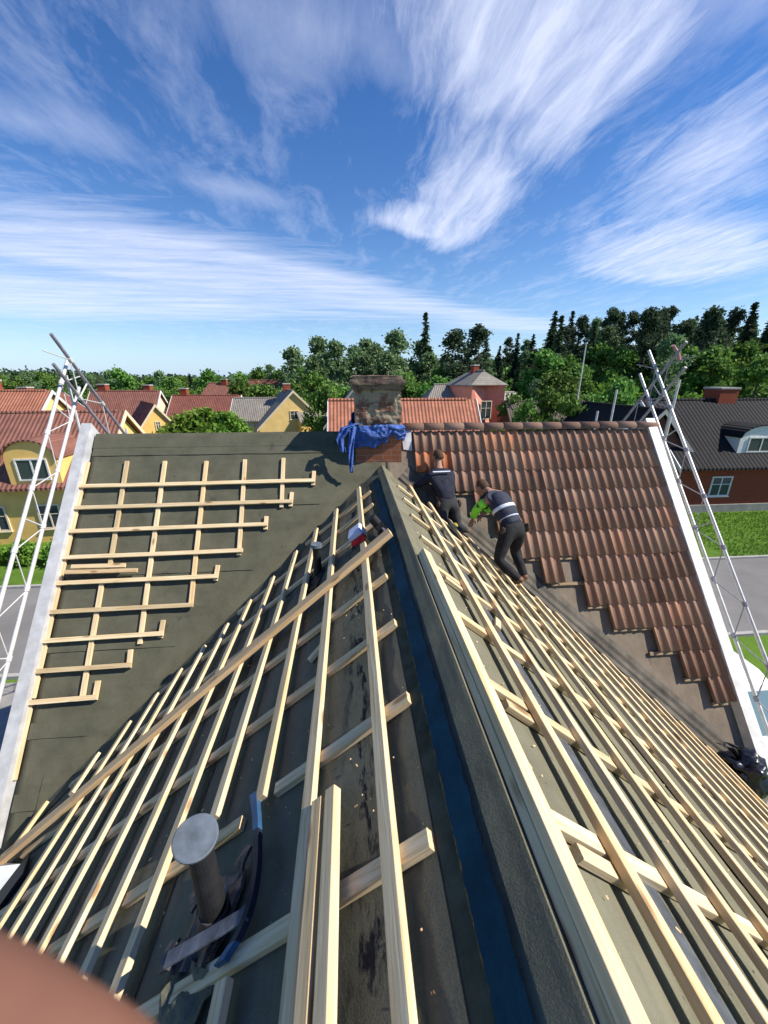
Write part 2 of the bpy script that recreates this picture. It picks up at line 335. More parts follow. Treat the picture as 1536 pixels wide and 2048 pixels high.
# ------------------------------------------------------------------ ground and roads
def sstep(a, b, x):
    t = np.clip((x-a)/(b-a), 0, 1); return t*t*(3-2*t)
def HT(x, y):
    x = np.asarray(x, float); y = np.asarray(y, float)
    h = GZ + 9.5*sstep(42, 120, y+.25*x)*sstep(2, 55, x) + 3.0*sstep(60, 200, y)*sstep(-60, 20, x)
    r = np.hypot(x, y); h = h + 17*sstep(380, 1000, r)*(.6+.4*np.sin(np.arctan2(x, y)*9+1.3)) + 8*sstep(30, 200, x)*sstep(30, 200, y)
    return h
xs = np.unique(np.concatenate([np.linspace(-60, 120, 61), np.sign(np.linspace(-1, 1, 61))*np.abs(np.linspace(-1, 1, 61))**2.2*3000]))
ys = np.unique(np.concatenate([np.linspace(-40, 180, 61), np.sign(np.linspace(-1, 1, 61))*np.abs(np.linspace(-1, 1, 61))**2.2*3000]))
X, Y = np.meshgrid(xs, ys); Z = HT(X, Y); nx, ny = len(xs), len(ys)
GV = np.stack([X.ravel(), Y.ravel(), Z.ravel()], 1); GF = [(j*nx+i, j*nx+i+1, (j+1)*nx+i+1, (j+1)*nx+i) for j in range(ny-1) for i in range(nx-1)]
m_, t_, b_ = mat_new('grass', .95, .1); v_ = mapping(t_)
c_ = ramp(t_, noise(t_, v_, .5, 8, .7), [(.3, (.055, .10, .018)), (.5, (.09, .17, .022)), (.7, (.13, .21, .035))]); base(t_, b_, c_); bump(t_, b_, noise(t_, v_, 12, 4, .6), .6, .05); M_grass = m_
o = mesh_np('ground', GV, GF, M_grass, smooth=True); tag(o, kind='structure')
m_, t_, b_ = mat_new('asphalt', .92, .15); v_ = mapping(t_)
c_ = ramp(t_, noise(t_, v_, .35, 7, .65), [(.3, (.16, .155, .15)), (.7, (.235, .23, .225))]); c_ = mix(t_, mth(t_, 'MULTIPLY', noise(t_, v_, 60, 2), .35), c_, (.10, .10, .10))
base(t_, b_, c_); M_asph = m_
def sheet(name, x0, x1, y0, y1, dz, m):
    b = MB(); b.add([(x0, y0, GZ+dz), (x1, y0, GZ+dz), (x1, y1, GZ+dz), (x0, y1, GZ+dz)], [(0, 1, 2, 3)]); return tag(b.obj(name, m), kind='structure')
sheet('road', -60, 60, 10.9, 16.7, .012, M_asph)
sheet('yard', -26, -4.6, -8, 10.6, .008, simple('gravel', (.24, .23, .215), .95, .25, 3))
M_kerb = simple('kerb_stone', (.34, .33, .31), .9, .15, 3)
for i, y0 in enumerate((10.75, 16.7)):
    b = MB(); b.box((-60, y0, GZ-.05), (60, y0+.15, GZ+.12)); tag(b.obj('kerb', M_kerb), kind='structure')
# ------------------------------------------------------------------ the house being re-roofed
X0, X1 = -4.0, 5.14                               # felt edges of the main roof
HOUSE = empty('house', (.5, 6.5, GZ), 'house whose T-shaped roof is being re-tiled, half felt and battens, half old clay tiles', 'house')
M_wallH = plaster('house_wall', (.55, .50, .42))
b = MB()
b.box((-3.75, 3.45, GZ), (4.9, 9.55, -5.0)); b.obj('wall', M_wallH, HOUSE, mw=Matrix())
b = MB(); b.box((-3.45, -3.0, GZ), (4.4, 3.447, -4.75)); b.obj('wall', M_wallH, HOUSE, mw=Matrix())
for x in (-3.75, 4.9-.2):
    b = MB(); b.add([(x, 3.45, -4.997), (x+.2, 3.45, -4.997), (x+.2, 9.55, -4.997), (x, 9.55, -4.997), (x, MY, MZ-.25), (x+.2, MY, MZ-.25)], [(0, 4, 3), (1, 2, 5), (0, 1, 5, 4), (2, 3, 4, 5), (0, 3, 2, 1)])
    b.obj('gable_wall', M_wallH, HOUSE, mw=Matrix())
def nz(x, y, z=0): return mnoise.noise(Vector((x, y, z)))
def slope_grid(name, fn, us, vs, thick, nrm, mat, amp=.006, parent=HOUSE):
    """felted roof slope with small wrinkles and a real thickness"""
    V = []; F = []; nu, nv = len(us), len(vs[0]) if isinstance(vs[0], (list, tuple, np.ndarray)) else len(vs)
    for i, u_ in enumerate(us):
        vv = vs[i] if isinstance(vs[0], (list, tuple, np.ndarray)) else vs
        for w_ in vv:
            p = Vector(fn(u_, w_)); V.append(p + nrm*(amp*nz(p.x*3.1, p.y*3.1, p.z*3.1)+amp*.6*nz(p.x*9, p.y*9, p.z*9)))
    n = len(V); V += [p - nrm*thick for p in V]
    up = (V[1]-V[0]).cross(V[nv]-V[0]).dot(nrm) < 0
    for i in range(nu-1):
        for j in range(nv-1):
            q = (i*nv+j, i*nv+j+1, (i+1)*nv+j+1, (i+1)*nv+j)
            if up: q = q[::-1]
            F.append(q); F.append(tuple(k+n for k in q[::-1]))
    ring = [i*nv for i in range(nu)] + [(nu-1)*nv+j for j in range(1, nv)] + [i*nv+nv-1 for i in range(nu-2, -1, -1)] + [j for j in range(nv-2, 0, -1)]
    for a, c in zip(ring, ring[1:]+ring[:1]): F.append((a, c, c+n, a+n) if not up else (c, a, a+n, c+n))
    return mesh_np(name, V, F, mat, parent, mw=Matrix(), smooth=True)
EY = 3.05                                         # eave y of the main roof
split = .55
# main roof, near slope: left half new felt, right half old felt (seen where tiles are off)
us = np.linspace(X0, split, 60); vs = np.linspace(EY, MY, 48)
o = slope_grid('roofing_felt', lambda x, y: (x, y, zM(y)), us, vs, .04, NM, M_feltM)
o['label'] = 'new dark green felt on the left half of the main roof'
o = slope_grid('roofing_felt', lambda x, y: (x, y, zM(y)), np.linspace(split+.002, X1, 60), vs, .04, NM, M_feltOld)
o['label'] = 'old weathered felt under the clay tiles'
NF = Vector((0, TM, 1)).normalized()
slope_grid('roofing_felt', lambda x, y: (x, y, MZ-TM*(y-MY)), np.linspace(X0, X1, 40), np.linspace(MY+.01, 9.9, 20), .04, NF, M_feltM)
# felt laps on the left half (horizontal joints)
for k, y in enumerate((6.28, 5.72, 5.10, 4.48, 3.86, 3.4)):
    b = MB(); b2 = []
    x1 = min(split-.1, RX-(JY-y)*TM/TW+.25 if y < JY else split-.3)
    if x1 < X0+.3: continue
    n = 30
    for i in range(n+1):
        x = X0+.01+(x1-X0)*i/n; w_ = .006*nz(x*2, k*3.7)
        for (dy, off) in ((-.012, .004), (-.010, .011), (.10, .009)):
            y_ = y+dy+w_; b.V.append(tuple(Vector((x, y_, zM(y_)))+NM*off))
    for i in range(n):
        for j in range(2): b.F.append((i*3+j, (i+1)*3+j, (i+1)*3+j+1, i*3+j+1)); b.M.append(0)
    b.obj('felt_lap', M_feltM, HOUSE, mw=Matrix())
# wing slopes
YB = -2.2
us = np.linspace(-3.75, RX, 56)
def rows_l(x, gap=0.0): return np.linspace(YB, vy(x)+.06-gap, 90)
o = slope_grid('roofing_felt', lambda x, y: (x, y, zL(x)), us, [rows_l(x) for x in us], .03, NL, M_feltL, .008)
o['label'] = 'dark felt with bitumen smears on the shaded left slope of the wing'
us = np.linspace(RX+.002, 4.75, 56)
o = slope_grid('roofing_felt', lambda x, y: (x, y, zR(x)+.0), us, [np.linspace(YB, vy(x)-.13-.05*min(1, (x-RX)), 90) for x in us], .06, NR, M_feltR, .006)
o['label'] = 'pale felt on the sunlit right slope of the wing'
# felt folded over the wing ridge
b = MB(); n = 70
for i in range(n+1):
    y = YB + (JY-.05-YB)*i/n
    for k, (dx, up_) in enumerate(((-.075, 0), (-.03, .0), (-.008, .004), (.0, .008), (.018, .004), (.06, .0), (.16+.02*nz(y*2, 5), 0))):
        x = RX+dx; z = (zL(x) if dx <= 0 else zR(x)); nn = NL if dx < 0 else (NR if dx > 0 else Vector((0, 0, 1)))
        p = Vector((x, y, z)) + nn*(.007+.004*nz(x*8, y*3))+Vector((0, 0, up_*.3)); b.V.append(tuple(p))
for i in range(n):
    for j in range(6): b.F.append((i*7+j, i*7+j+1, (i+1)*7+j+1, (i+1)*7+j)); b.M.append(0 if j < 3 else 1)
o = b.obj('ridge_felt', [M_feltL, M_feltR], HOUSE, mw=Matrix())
# blue sealing strip left of the ridge, torn edges
def strip(name, x0, x1, y0, y1, zf, nrm, off, mat, rag=.006, seg=150, label=None, freq=9):
    b = MB()
    for i in range(seg+1):
        y = y0+(y1-y0)*i/seg
        for x, s in ((x0, 3.3), (x1, 7.7)):
            r_ = rag*(.5*nz(y*freq*.6, s)+.5*nz(y*freq*3.1, s+4)+.9*max(0, nz(y*freq*4.3, s+9)-.12)); xx = x+r_; b.V.append(tuple(Vector((xx, y, zf(xx)))+nrm*(off+.002*nz(y*4, s))))
    for i in range(seg): b.F.append((2*i, 2*i+1, 2*i+3, 2*i+2)); b.M.append(0)
    o = b.obj(name, mat, HOUSE, mw=Matrix())
    if label: o['label'] = label
    return o
strip('sealing_tape', .316, .390, YB, 5.55, zL, NL, .020, M_tape, .010, 420, freq=7)
strip('felt_seam', .262, .312, YB, 5.6, zL, NL, .013, M_seam, .003)
strip('felt_seam', .254, .262, YB, 5.6, zL, NL, .009, M_black, .002)
strip('felt_seam', .98, 1.075, YB, 5.2, zR, NR, .010, M_seamR, .010, 200)
strip('felt_seam', 2.02, 2.07, YB, 4.7, zR, NR, .010, M_seamR, .008, 200)
strip('felt_seam', -1.0, -.985, YB, 4.9, zL, NL, .009, M_seam, .004)
strip('felt_seam', -2.1, -2.085, YB, 4.2, zL, NL, .009, M_seam, .004)
# valley: metal on the right, rolled felt on the left
b = MB(); n = 60
for i in range(n+1):
    x = RX+.25+(5.0-RX-.25)*i/n; y = vy(x)
    for (dxm, up_) in ((-.30, .03), (-.14, .012), (-.04, .022), (0, .004), (.04, .020), (.10, .010), (.14, .018), (.20, .010), (.26, .017), (.34, .008)):
        if dxm <= 0:  # on the wing side: move along -x ... stay on the main slope line below the valley
            yy = y+dxm*.0; p = Vector((x, y+dxm*.5, zM(y+dxm*.5)))+NM*(up_) if False else Vector((x+dxm*.35, y+dxm*.25, zR(x+dxm*.35)))+NR*(up_-.045)
        else: p = Vector((x+dxm*.6, y+dxm*.42, zM(y+dxm*.42)))+NM*(up_)
        b.V.append(tuple(p+Vector((0, 0, .006*nz(x*5, dxm*9)))))
for i in range(n):
    for j in range(9): b.F.append((i*10+j, (i+1)*10+j, (i+1)*10+j+1, i*10+j+1)); b.M.append(0)
b.obj('valley_flashing', M_flash, HOUSE, mw=Matrix())
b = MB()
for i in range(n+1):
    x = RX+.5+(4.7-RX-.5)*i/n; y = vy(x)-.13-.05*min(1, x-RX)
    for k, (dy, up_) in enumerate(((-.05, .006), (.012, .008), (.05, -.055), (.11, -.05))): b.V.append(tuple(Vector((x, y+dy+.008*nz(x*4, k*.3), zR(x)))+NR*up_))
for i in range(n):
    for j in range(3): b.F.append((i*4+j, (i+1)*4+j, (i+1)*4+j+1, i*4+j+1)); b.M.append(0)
b.obj('valley_gap_shade', M_black, HOUSE, mw=Matrix())  # black strip over the wing's edge, painting in the dark gap before the valley
b = MB()
for i in range(n+1):
    x = RX-.3-(3.9-.0)*i/n; y = vy(x)
    for (a, up_) in ((-.34, .006), (-.04, .022), (0, .03), (.04, .024), (.34, .008)):
        if a <= 0: p = Vector((x, y+a, zL(x)))+NL*up_
        else: p = Vector((x, y+a*.7, zM(y+a*.7)))+NM*up_
        b.V.append(tuple(p+Vector((0, 0, .012*nz(x*2.5, a*6)))))
for i in range(n):
    for j in range(4): b.F.append((i*5+j, i*5+j+1, (i+1)*5+j+1, (i+1)*5+j)); b.M.append(0)
b.obj('valley_felt', M_feltM, HOUSE, smooth=True, mw=Matrix())
# barge boards (white) along both rakes
def barge(x0, x1, mat, label):
    b = MB()
    for sgn in (1, -1):
        y_e = MY-sgn*3.5
        for (hy0, hy1, top, bot, xa, xb) in ((0, 1, .13, -.16, x0, x1),):
            V = []
            for x in (xa, xb):
                for (yy, zz) in ((MY, MZ+top*1.45), (y_e, zM(MY-3.5)+top*1.45), (y_e, zM(MY-3.5)+bot*1.3), (MY, MZ+bot*1.3)): V.append((x, yy, zz))
            f = [(0, 1, 2, 3), (7, 6, 5, 4), (0, 4, 5, 1), (1, 5, 6, 2), (2, 6, 7, 3)]
            b.add(V, f)
    o = b.obj('barge_board', mat, HOUSE, mw=Matrix()); o['label'] = label
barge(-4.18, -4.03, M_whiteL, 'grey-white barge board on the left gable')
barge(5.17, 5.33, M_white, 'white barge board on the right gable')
# ---- tiles on the right half of the main slope: real double-wave rows
row_z = [-.885, -1.175, -1.447, -1.73, -1.998, -2.269, -2.589, -2.888, -3.163, -3.426, -3.693, -3.973, -4.226]
left_x = [.95, 1.05, 1.12, 1.62, 1.90, 2.32, 2.66, 2.95, 3.46, 3.77, 4.22, 4.62, 4.92]
TWD = .294
V = []; F = []; tone = []
def ty(z): return JY+(z-RZ)/TM
skip = {(7, 3.30)}
for r in range(1, 13):
    yb = ty(row_z[r]); yt = ty(row_z[r-1])+.05
    if r == 1: yt = MY-.02
    ncol = int(math.ceil((5.15-left_x[r])/TWD))
    for c in range(ncol):
        xr = 5.15-c*TWD; xl = xr-TWD
        if r == 7 and c == 6: continue
        if xl < left_x[r]-.2: xl = max(xl, left_x[r])
        if xr-xl < .07: continue
        tn = min(1, max(0, random.gauss(.42, .15)))
        if random.random() < .02: tn = .9
        if r == 1 and c in (8, 9): tn = .93
        if r == 2 and xr < 1.7 and xr > 1.2: tn = 1.0
        jy = random.uniform(-.004, .004); jz = random.uniform(-.0015, .002); rot = random.uniform(-.005, .005)
        n0 = len(V); m = 18
        for e in range(3):
            for i in range(m+1):
                t = i/m; x = xl+(xr-xl)*t
                ph = 2*math.pi*(x-5.15)/(TWD/2)
                prof = .021*math.cos(ph)+.005*math.cos(2*ph)
                y_ = (yb if e < 2 else yt)+jy+rot*(t-.5)
                off = (.034 if e == 0 else .046 if e == 1 else .026)+jz+prof*(1 if e else .9)
                p = Vector((x, y_, zM(y_)))+NM*(off+.03); V.append(tuple(p))
        for e in range(2):
            for i in range(m): F.append((n0+e*(m+1)+i, n0+e*(m+1)+i+1, n0+(e+1)*(m+1)+i+1, n0+(e+1)*(m+1)+i)); tone.append(tn)
        k = len(V)                       # closed left edge so a row end shows its thickness
        V.append(tuple(Vector(V[n0+m+1])-NM*.05)); V.append(tuple(Vector(V[n0+2*(m+1)])-NM*.035)); F.append((n0+m+1, n0+2*(m+1), k+1, k)); tone.append(tn*.8)
me = bpy.data.meshes.new('roof_tiles'); me.from_pydata(V, [], F); me.update()
at = me.attributes.new('tone', 'FLOAT', 'FACE'); at.data.foreach_set('value', tone)
me.polygons.foreach_set('use_smooth', [True]*len(F))
link_mesh('roof_tiles', me, M_tile, HOUSE, mw=Matrix())
for r in range(3, 13):                   # old battens showing under each row end
    y = ty(row_z[r])-.012; x0 = left_x[r]-(.08 if r != 7 else .05)
    bar('old_batten', (x0, y, zM(y))+NM*0 if False else Vector((x0, y, zM(y)))+NM*.012, Vector((min(5.1, x0+1.6), y, zM(y)))+NM*.012, .05, .028, NM, M_oldwood, HOUSE)
# ridge tiles
b = MB(); x = .92; i = 0
tn = []
while x < 5.15:
    L_ = .37; r0, r1 = .105, .118; m = 10
    n0 = len(b.V)
    for e, (xx, rr) in enumerate(((x-.03, r1), (x+L_, r0))):
        for k in range(m+1):
            a = math.pi*(k/m); b.V.append((xx, MY-rr*math.cos(a)*1.05, MZ+.035+rr*math.sin(a)*.95+random.uniform(-.001, .001)))
    for k in range(m+1): b.V.append((x-.03, MY-(r1-.02)*math.cos(math.pi*k/m)*1.05, MZ+.03+(r1-.02)*math.sin(math.pi*k/m)*.95))
    for k in range(m): b.F.append((n0+k, n0+m+1+k, n0+m+2+k, n0+k+1)); b.F.append((n0+k, n0+k+1, n0+2*(m+1)+k+1, n0+2*(m+1)+k)); b.M += [0, 0]
    tt = min(.9, max(0, random.gauss(.45, .25))); tn += [tt]*(2*m); x += L_-.03; i += 1
o = b.obj('ridge_tiles', M_tile, HOUSE, smooth=True, mw=Matrix()); at = o.data.attributes.new('tone', 'FLOAT', 'FACE'); at.data.foreach_set('value', tn)
# felt cap over the left half of the ridge
b = MB(); n = 40
for i in range(n+1):
    x = X0+(.1-X0)*i/n
    for (dy, dz) in ((-.16, -.16*TM+.02), (-.04, -.02), (0, .022), (.04, -.02), (.16, -.16*TM+.02)): b.V.append((x, MY+dy, MZ+dz+.005*nz(x*3, dy*20)))
for i in range(n):
    for j in range(4): b.F.append((i*5+j, (i+1)*5+j, (i+1)*5+j+1, i*5+j+1)); b.M.append(0)
b.obj('ridge_felt', M_feltM, HOUSE, mw=Matrix())
# ---- battens, left half of the main roof
BW, BH = .058, .034
rowsM = [(962, 160, 630), (1004, 150, 585), (1050, 140, 535), (1102, 130, 486), (1153, 118, 437), (1210, 104, 387), (1267, 88, 328), (1328, 74, 263), (1391, 60, 197)]
for (py, xa, xb) in rowsM:
    a = pM(xa, py, .05); c = pM(xb, py-4, .05); y = (a.y+c.y)/2
    bar('roof_batten', Vector((a.x, y-.004, zM(y-.004)))+NM*.041, Vector((c.x, y+.006, zM(y+.006)))+NM*.041, BW, BH, NM, M_wood, HOUSE)
def cbM(xt, yt, xb, yb):
    a = pM(xt, yt, .03); c = pM(xb, yb, .03); xm = (a.x+c.x)/2; dx = max(-.02, min(.02, (c.x-a.x)/2))
    bar('counter_batten', Vector((xm-dx, a.y, zM(a.y)))+NM*.006, Vector((xm+dx, c.y, zM(c.y)))+NM*.006, BW, BH, NM, M_wood, HOUSE)
for q in ((176, 920, 66, 1390), (62, 1402, 28, 1553), (253, 918, 222, 1128), (206, 1153, 165, 1392), (330, 918, 280, 1282), (413, 918, 382, 1203), (490, 915, 478, 1105), (567, 912, 563, 1010),
          (628, 938, 626, 966), (584, 980, 581, 1008), (533, 1028, 531, 1054), (436, 1125, 431, 1156), (327, 1234, 321, 1270), (262, 1293, 258, 1330), (197, 1355, 190, 1394)): cbM(*q)
# ---- wing, left slope
CY = [.87, 1.47, 2.08, 2.70, 3.32, 3.94, 4.55, 5.12]
def cbL(xa, xb, y, dy=0): bar('counter_batten', Vector((xa, y, zL(xa)))+NL*.006, Vector((xb, y+dy, zL(xb)))+NL*.006, .062, .036, NL, M_wood, HOUSE)
cbL(.265, -.42, 1.47); cbL(-.60, -3.0, 1.42, .05)
cbL(.25, -3.1, .86, .04)
for y in CY[2:]: 
    xe = RX-(JY-y)*TM/TW+.38
    cbL(.27, max(-3.2, xe), y, random.uniform(-.03, .03))
cbL(.2, -2.4, .26); cbL(.2, -2.4, -.35)
def tbL(x, y0, y1, dx=0): bar('roof_batten', Vector((x, y0, zL(x)))+NL*.043, Vector((x+dx, y1, zL(x+dx)))+NL*.043, BW+.004, BH+.002, NL, M_wood, HOUSE)
tbL(.135, YB+.1, 5.6, .0); tbL(-.185, YB+.1, 5.42, -.02); tbL(-.475, 1.44, 5.25, -.02); tbL(-.465, YB+.1, .80); tbL(-.765, 1.52, 4.98); tbL(-.775, YB, .62)
for i, x in enumerate((-1.04, -1.32, -1.59, -1.86, -2.12, -2.36, -2.62)):
    tbL(x, YB+.1, vy(x)-.36-random.uniform(0, .12), random.uniform(-.01, .01))
tbL(-2.92, 3.05, 3.5); tbL(-3.45, 2.62, 3.3)
# ---- wing, right slope
for i in range(14):
    x = .848+.272*i
    if x > 4.6: break
    xx = x+random.uniform(-.008, .008)
    bar('roof_batten', Vector((xx, YB+.1, zR(xx)))+NR*.043, Vector((xx+random.uniform(-.008, .008), vy(x)-.20-random.uniform(0, .12), zR(xx)))+NR*.043, BW+.004, BH+.002, NR, M_wood, HOUSE)
for k, y in enumerate((-.4, .2, .82, 1.43, 2.03, 2.66, 3.28, 3.9, 4.5, 5.1)):
    xe = min(4.65, RX+(JY-y)*TM/TW-.22); xs_ = .61
    bar('counter_batten', Vector((xs_, y+.02, zR(xs_)))+NR*.006, Vector((xe, y-.03, zR(xe)))+NR*.006, .062, .036, NR, M_wood, HOUSE)
    if k in (2, 3, 5): bar('counter_batten', Vector((.68, y-.055, zR(.68)))+NR*.007, Vector((.90, y-.065, zR(.90)))+NR*.007, .05, .033, NR, M_wood, HOUSE)
# ---- loose timber
BE = empty('ridge_timber', Vector((RX+.03, 0, zR(RX+.03))), 'long pale double timber lying along the wing ridge beside the blue tape', 'timber')
xb = RX+.040
for k in range(2): bar('lath', Vector((xb, YB+.1, zR(xb)))+NR*(.012+.037*k), Vector((xb-.0, 2.74, zR(xb)))+NR*(.012+.037*k), .080, .0365, NR, M_wood, BE, .002)
a = Vector((.40, 3.20, zL(.40)))+NL*.085; c = Vector((-3.42, 2.70, zL(-3.42)))+NL*.085
o = bar('loose_board', a, c, .135, .045, NL, M_wood2, None); tag(o, 'long brownish board laid diagonally down over the battens left of the ridge', 'board')
lb = 'two loose laths lying side by side on the batten, bottom centre'
for k, (x, y1, lab) in enumerate(((-.112, 1.18, 'loose pale lath at bottom centre, left one of the side by side pair'), (-.054, 1.19, 'loose pale lath at bottom centre, right one of the pair with a bright lit edge'))):
    o = bar('loose_lath', Vector((x, y1, zL(x)))+NL*.081, Vector((x+.012, YB+.3, zL(x+.012)))+NL*.081, .055, .045, NL, M_wood, None, wob=.0005); tag(o, lab, 'lath', 'loose laths lying on the wing battens')
for k, (q0, q1, lab) in enumerate((((145, 1134), (252, 1131), 'short loose lath on the left roof grid, upper of two beside the left barge board'), ((132, 1145), (276, 1141), 'short loose lath on the left roof grid, lower longer one of two'))):
    a = pM(*q0, .09); c = pM(*q1, .09)
    o = bar('loose_lath', a, c, .055, .034, NM, M_wood2 if k else M_wood, None); tag(o, lab, 'lath', 'short loose laths on the main roof battens')
# ---- chimney
CH = MB(); M_x0, M_x1, CY0, CY1 = .085, .80, 6.16, 6.86
def rough_box(b, lo, hi, n=7, amp=.012, m=0):
    (a0, b0, c0), (a1, b1, c1) = lo, hi
    bm = bmesh.new(); bmesh.ops.create_cube(bm, size=1); bmesh.ops.subdivide_edges(bm, edges=bm.edges[:], cuts=n, use_grid_fill=True)
    for v in bm.verts:
        p = Vector((a0+(v.co.x+.5)*(a1-a0), b0+(v.co.y+.5)*(b1-b0), c0+(v.co.z+.5)*(c1-c0)))
        p += Vector((nz(p.x*7, p.y*7, p.z*9), nz(p.y*7+9, p.x*7, p.z*9), .6*nz(p.z*7, p.x*7+5, p.y*7)))*amp; v.co = p
    bm.verts.ensure_lookup_table(); b.add([v.co.copy() for v in bm.verts], [tuple(v.index for v in f.verts) for f in bm.faces], m); bm.free()
rough_box(CH, (M_x0, CY0, -.86), (M_x1, CY1, -.16), 12, .035)
chim = CH.obj('chimney', M_chim, HOUSE, mw=Matrix())
b = MB(); rough_box(b, (M_x0-.01, CY0-.01, -1.75), (M_x1+.01, CY1, -.862), 4, .008); b.obj('chimney_base', M_chimB, chim, mw=Matrix())
b = MB()
rough_box(b, (M_x0-.045, CY0-.045, -.158), (M_x1+.03, CY1+.04, -.085), 5, .018); rough_box(b, (M_x0-.07, CY0-.07, -.083), (M_x1+.055, CY1+.06, -.015), 6, .022)
rough_box(b, (M_x0-.03, CY0-.03, -.013), (M_x1+.01, CY1+.02, .045), 6, .03)
b.obj('chimney_crown', M_crown, chim, mw=Matrix())
b = MB()
b.add([(.86, 6.30, -1.10), (1.0, 6.28, -1.12), (1.0, 6.44, -.83), (.83, 6.48, -.80), (.86, 6.27, -1.10), (1.0, 6.25, -1.12), (1.0, 6.41, -.80), (.83, 6.45, -.77)], [(0, 3, 2, 1), (4, 5, 6, 7), (0, 1, 5, 4), (1, 2, 6, 5), (2, 3, 7, 6), (3, 0, 4, 7)])
b.obj('chimney_flashing', M_alu, HOUSE, mw=Matrix())
# ---- blue tarpaulin wound round the chimney
m_, t_, b_ = mat_new('blue_tarp', .38, .5); v_ = mapping(t_); b_.inputs['Roughness'].default_value = .55; base(t_, b_, ramp(t_, noise(t_, v_, 7, 4, .6), [(.3, (.018, .06, .26)), (.7, (.05, .14, .48))])); bump(t_, b_, noise(t_, mapping(t_, (3, 3, 14)), 4, 5, .6, .5), .7, .03); M_tarp = m_
V = []; F = []; nu, nv = 200, 36
cxm, cym = (M_x0+M_x1)/2, (CY0+CY1)/2; hx, hy = (M_x1-M_x0)/2, (CY1-CY0)/2
for j in range(nv+1):
    tv = j/nv
    for i in range(nu):
        a = 2*math.pi*i/nu; ca, sa = math.cos(a), math.sin(a); k = 1/max(abs(ca), abs(sa)); k = k*.8+.2*1.2
        sag = -.07*math.sin(a*1.0+2.2)-.04*math.sin(2*a+.5)
        z = -.66+sag-.29*tv*(1+.22*math.sin(3*a+1)+.5*nz(ca*5, sa*5, 2))
        bul = .035+.035*math.sin(math.pi*tv)+.007*math.sin(tv*13+3.0*math.sin(a*2)+a*1.5)+.035*nz(ca*4, sa*4, tv*3.5)+.040*(.5-abs(nz(ca*6+3, sa*6, tv*4+a)))+.022*(.5-abs(nz(ca*15, sa*15, tv*9)))
        V.append((cxm+(hx*k+bul)*ca, cym+(hy*k+bul)*sa, z+.02*nz(ca*6, sa*6, tv*3)))
for j in range(nv):
    for i in range(nu): F.append((j*nu+i, j*nu+(i+1) % nu, (j+1)*nu+(i+1) % nu, (j+1)*nu+i))
TP = empty('tarpaulin', (cxm, cym, -.8), 'crumpled blue tarpaulin wrapped round the brick chimney, its left end hanging', 'tarpaulin')
mesh_np('wrap', V, F, M_tarp, TP, mw=Matrix(), smooth=True)
def cloth(name, pts, wfn, mat, parent, seg=26, cross=9, nrm=Vector((0, -1, 0)), amp=.03, side=Vector((1, 0, 0))):
    V = []; F = []
    for i in range(seg+1):
        t = i/seg*(len(pts)-1); k = min(int(t), len(pts)-2); f = t-k; p = Vector(pts[k]).lerp(Vector(pts[k+1]), f); w = wfn(i/seg)
        for j in range(cross+1):
            s_ = j/cross-.5; V.append(p+side*w*s_+nrm*(amp*math.sin(s_*9+i*.35)+amp*.7*nz(p.x*9+s_*4, p.z*9, i*.2)))
    for i in range(seg):
        for j in range(cross): F.append((i*(cross+1)+j, i*(cross+1)+j+1, (i+1)*(cross+1)+j+1, (i+1)*(cross+1)+j))
    o = mesh_np(name, V, F, mat, parent, mw=Matrix(), smooth=True); sm = o.modifiers.new('s', 'SOLIDIFY'); sm.thickness = .006; return o
cloth('hanging_end', [(.04, 6.08, -.70), (.0, 5.98, -.98), (-.01, 5.90, -1.22), (.0, 5.87, -1.38)], lambda t: .10*(1-.5*t), M_tarp, TP, amp=.02)
cloth('loose_fold', [(.10, 6.12, -.66), (-.08, 6.05, -.72), (-.17, 6.02, -.88), (-.12, 5.98, -1.08)], lambda t: .17*(1-.5*t), M_tarp, TP, amp=.035)
# ---- vent pipe with tilted cap, dirty flashing
M_pipe = simple('sooty_pipe', (.016, .017, .020), .7, .5, 9, bmp=.3); M_cap = simple('zinc_cap', (.11, .135, .165), .55, .4, 9, metal=.1, bmp=.15)
px, py = -.640, 1.06; zb = zL(px)
VP = MB(); VP.tube((px, py, zb-.03), (px+.0, py, -1.70), .058, 24, .045); vent = VP.obj('vent_pipe', M_pipe, HOUSE, mw=Matrix(), smooth=False)
bm = bmesh.new(); mm = Matrix.Translation((px-.005, py, -1.685)) @ Matrix.Rotation(R_(9), 4, 'Y') @ Matrix.Rotation(R_(7), 4, 'X')
n = 36; V = []; F = []
for (rr, zz) in ((0, .0), (.035, .001), (.06, .002), (.079, .003), (.083, .0), (.082, -.012), (.07, -.010), (0, -.012)):
    for i in range(n):
        a = 2*math.pi*i/n; d = .004*nz(math.cos(a)*rr*14, math.sin(a)*rr*14, 3.3); V.append(mm @ Vector((rr*math.cos(a), rr*math.sin(a), zz+d)))
for k in range(7):
    for i in range(n): F.append((k*n+i, k*n+(i+1) % n, (k+1)*n+(i+1) % n, (k+1)*n+i))
mesh_np('pipe_cap', V, F, M_cap, vent, mw=Matrix())
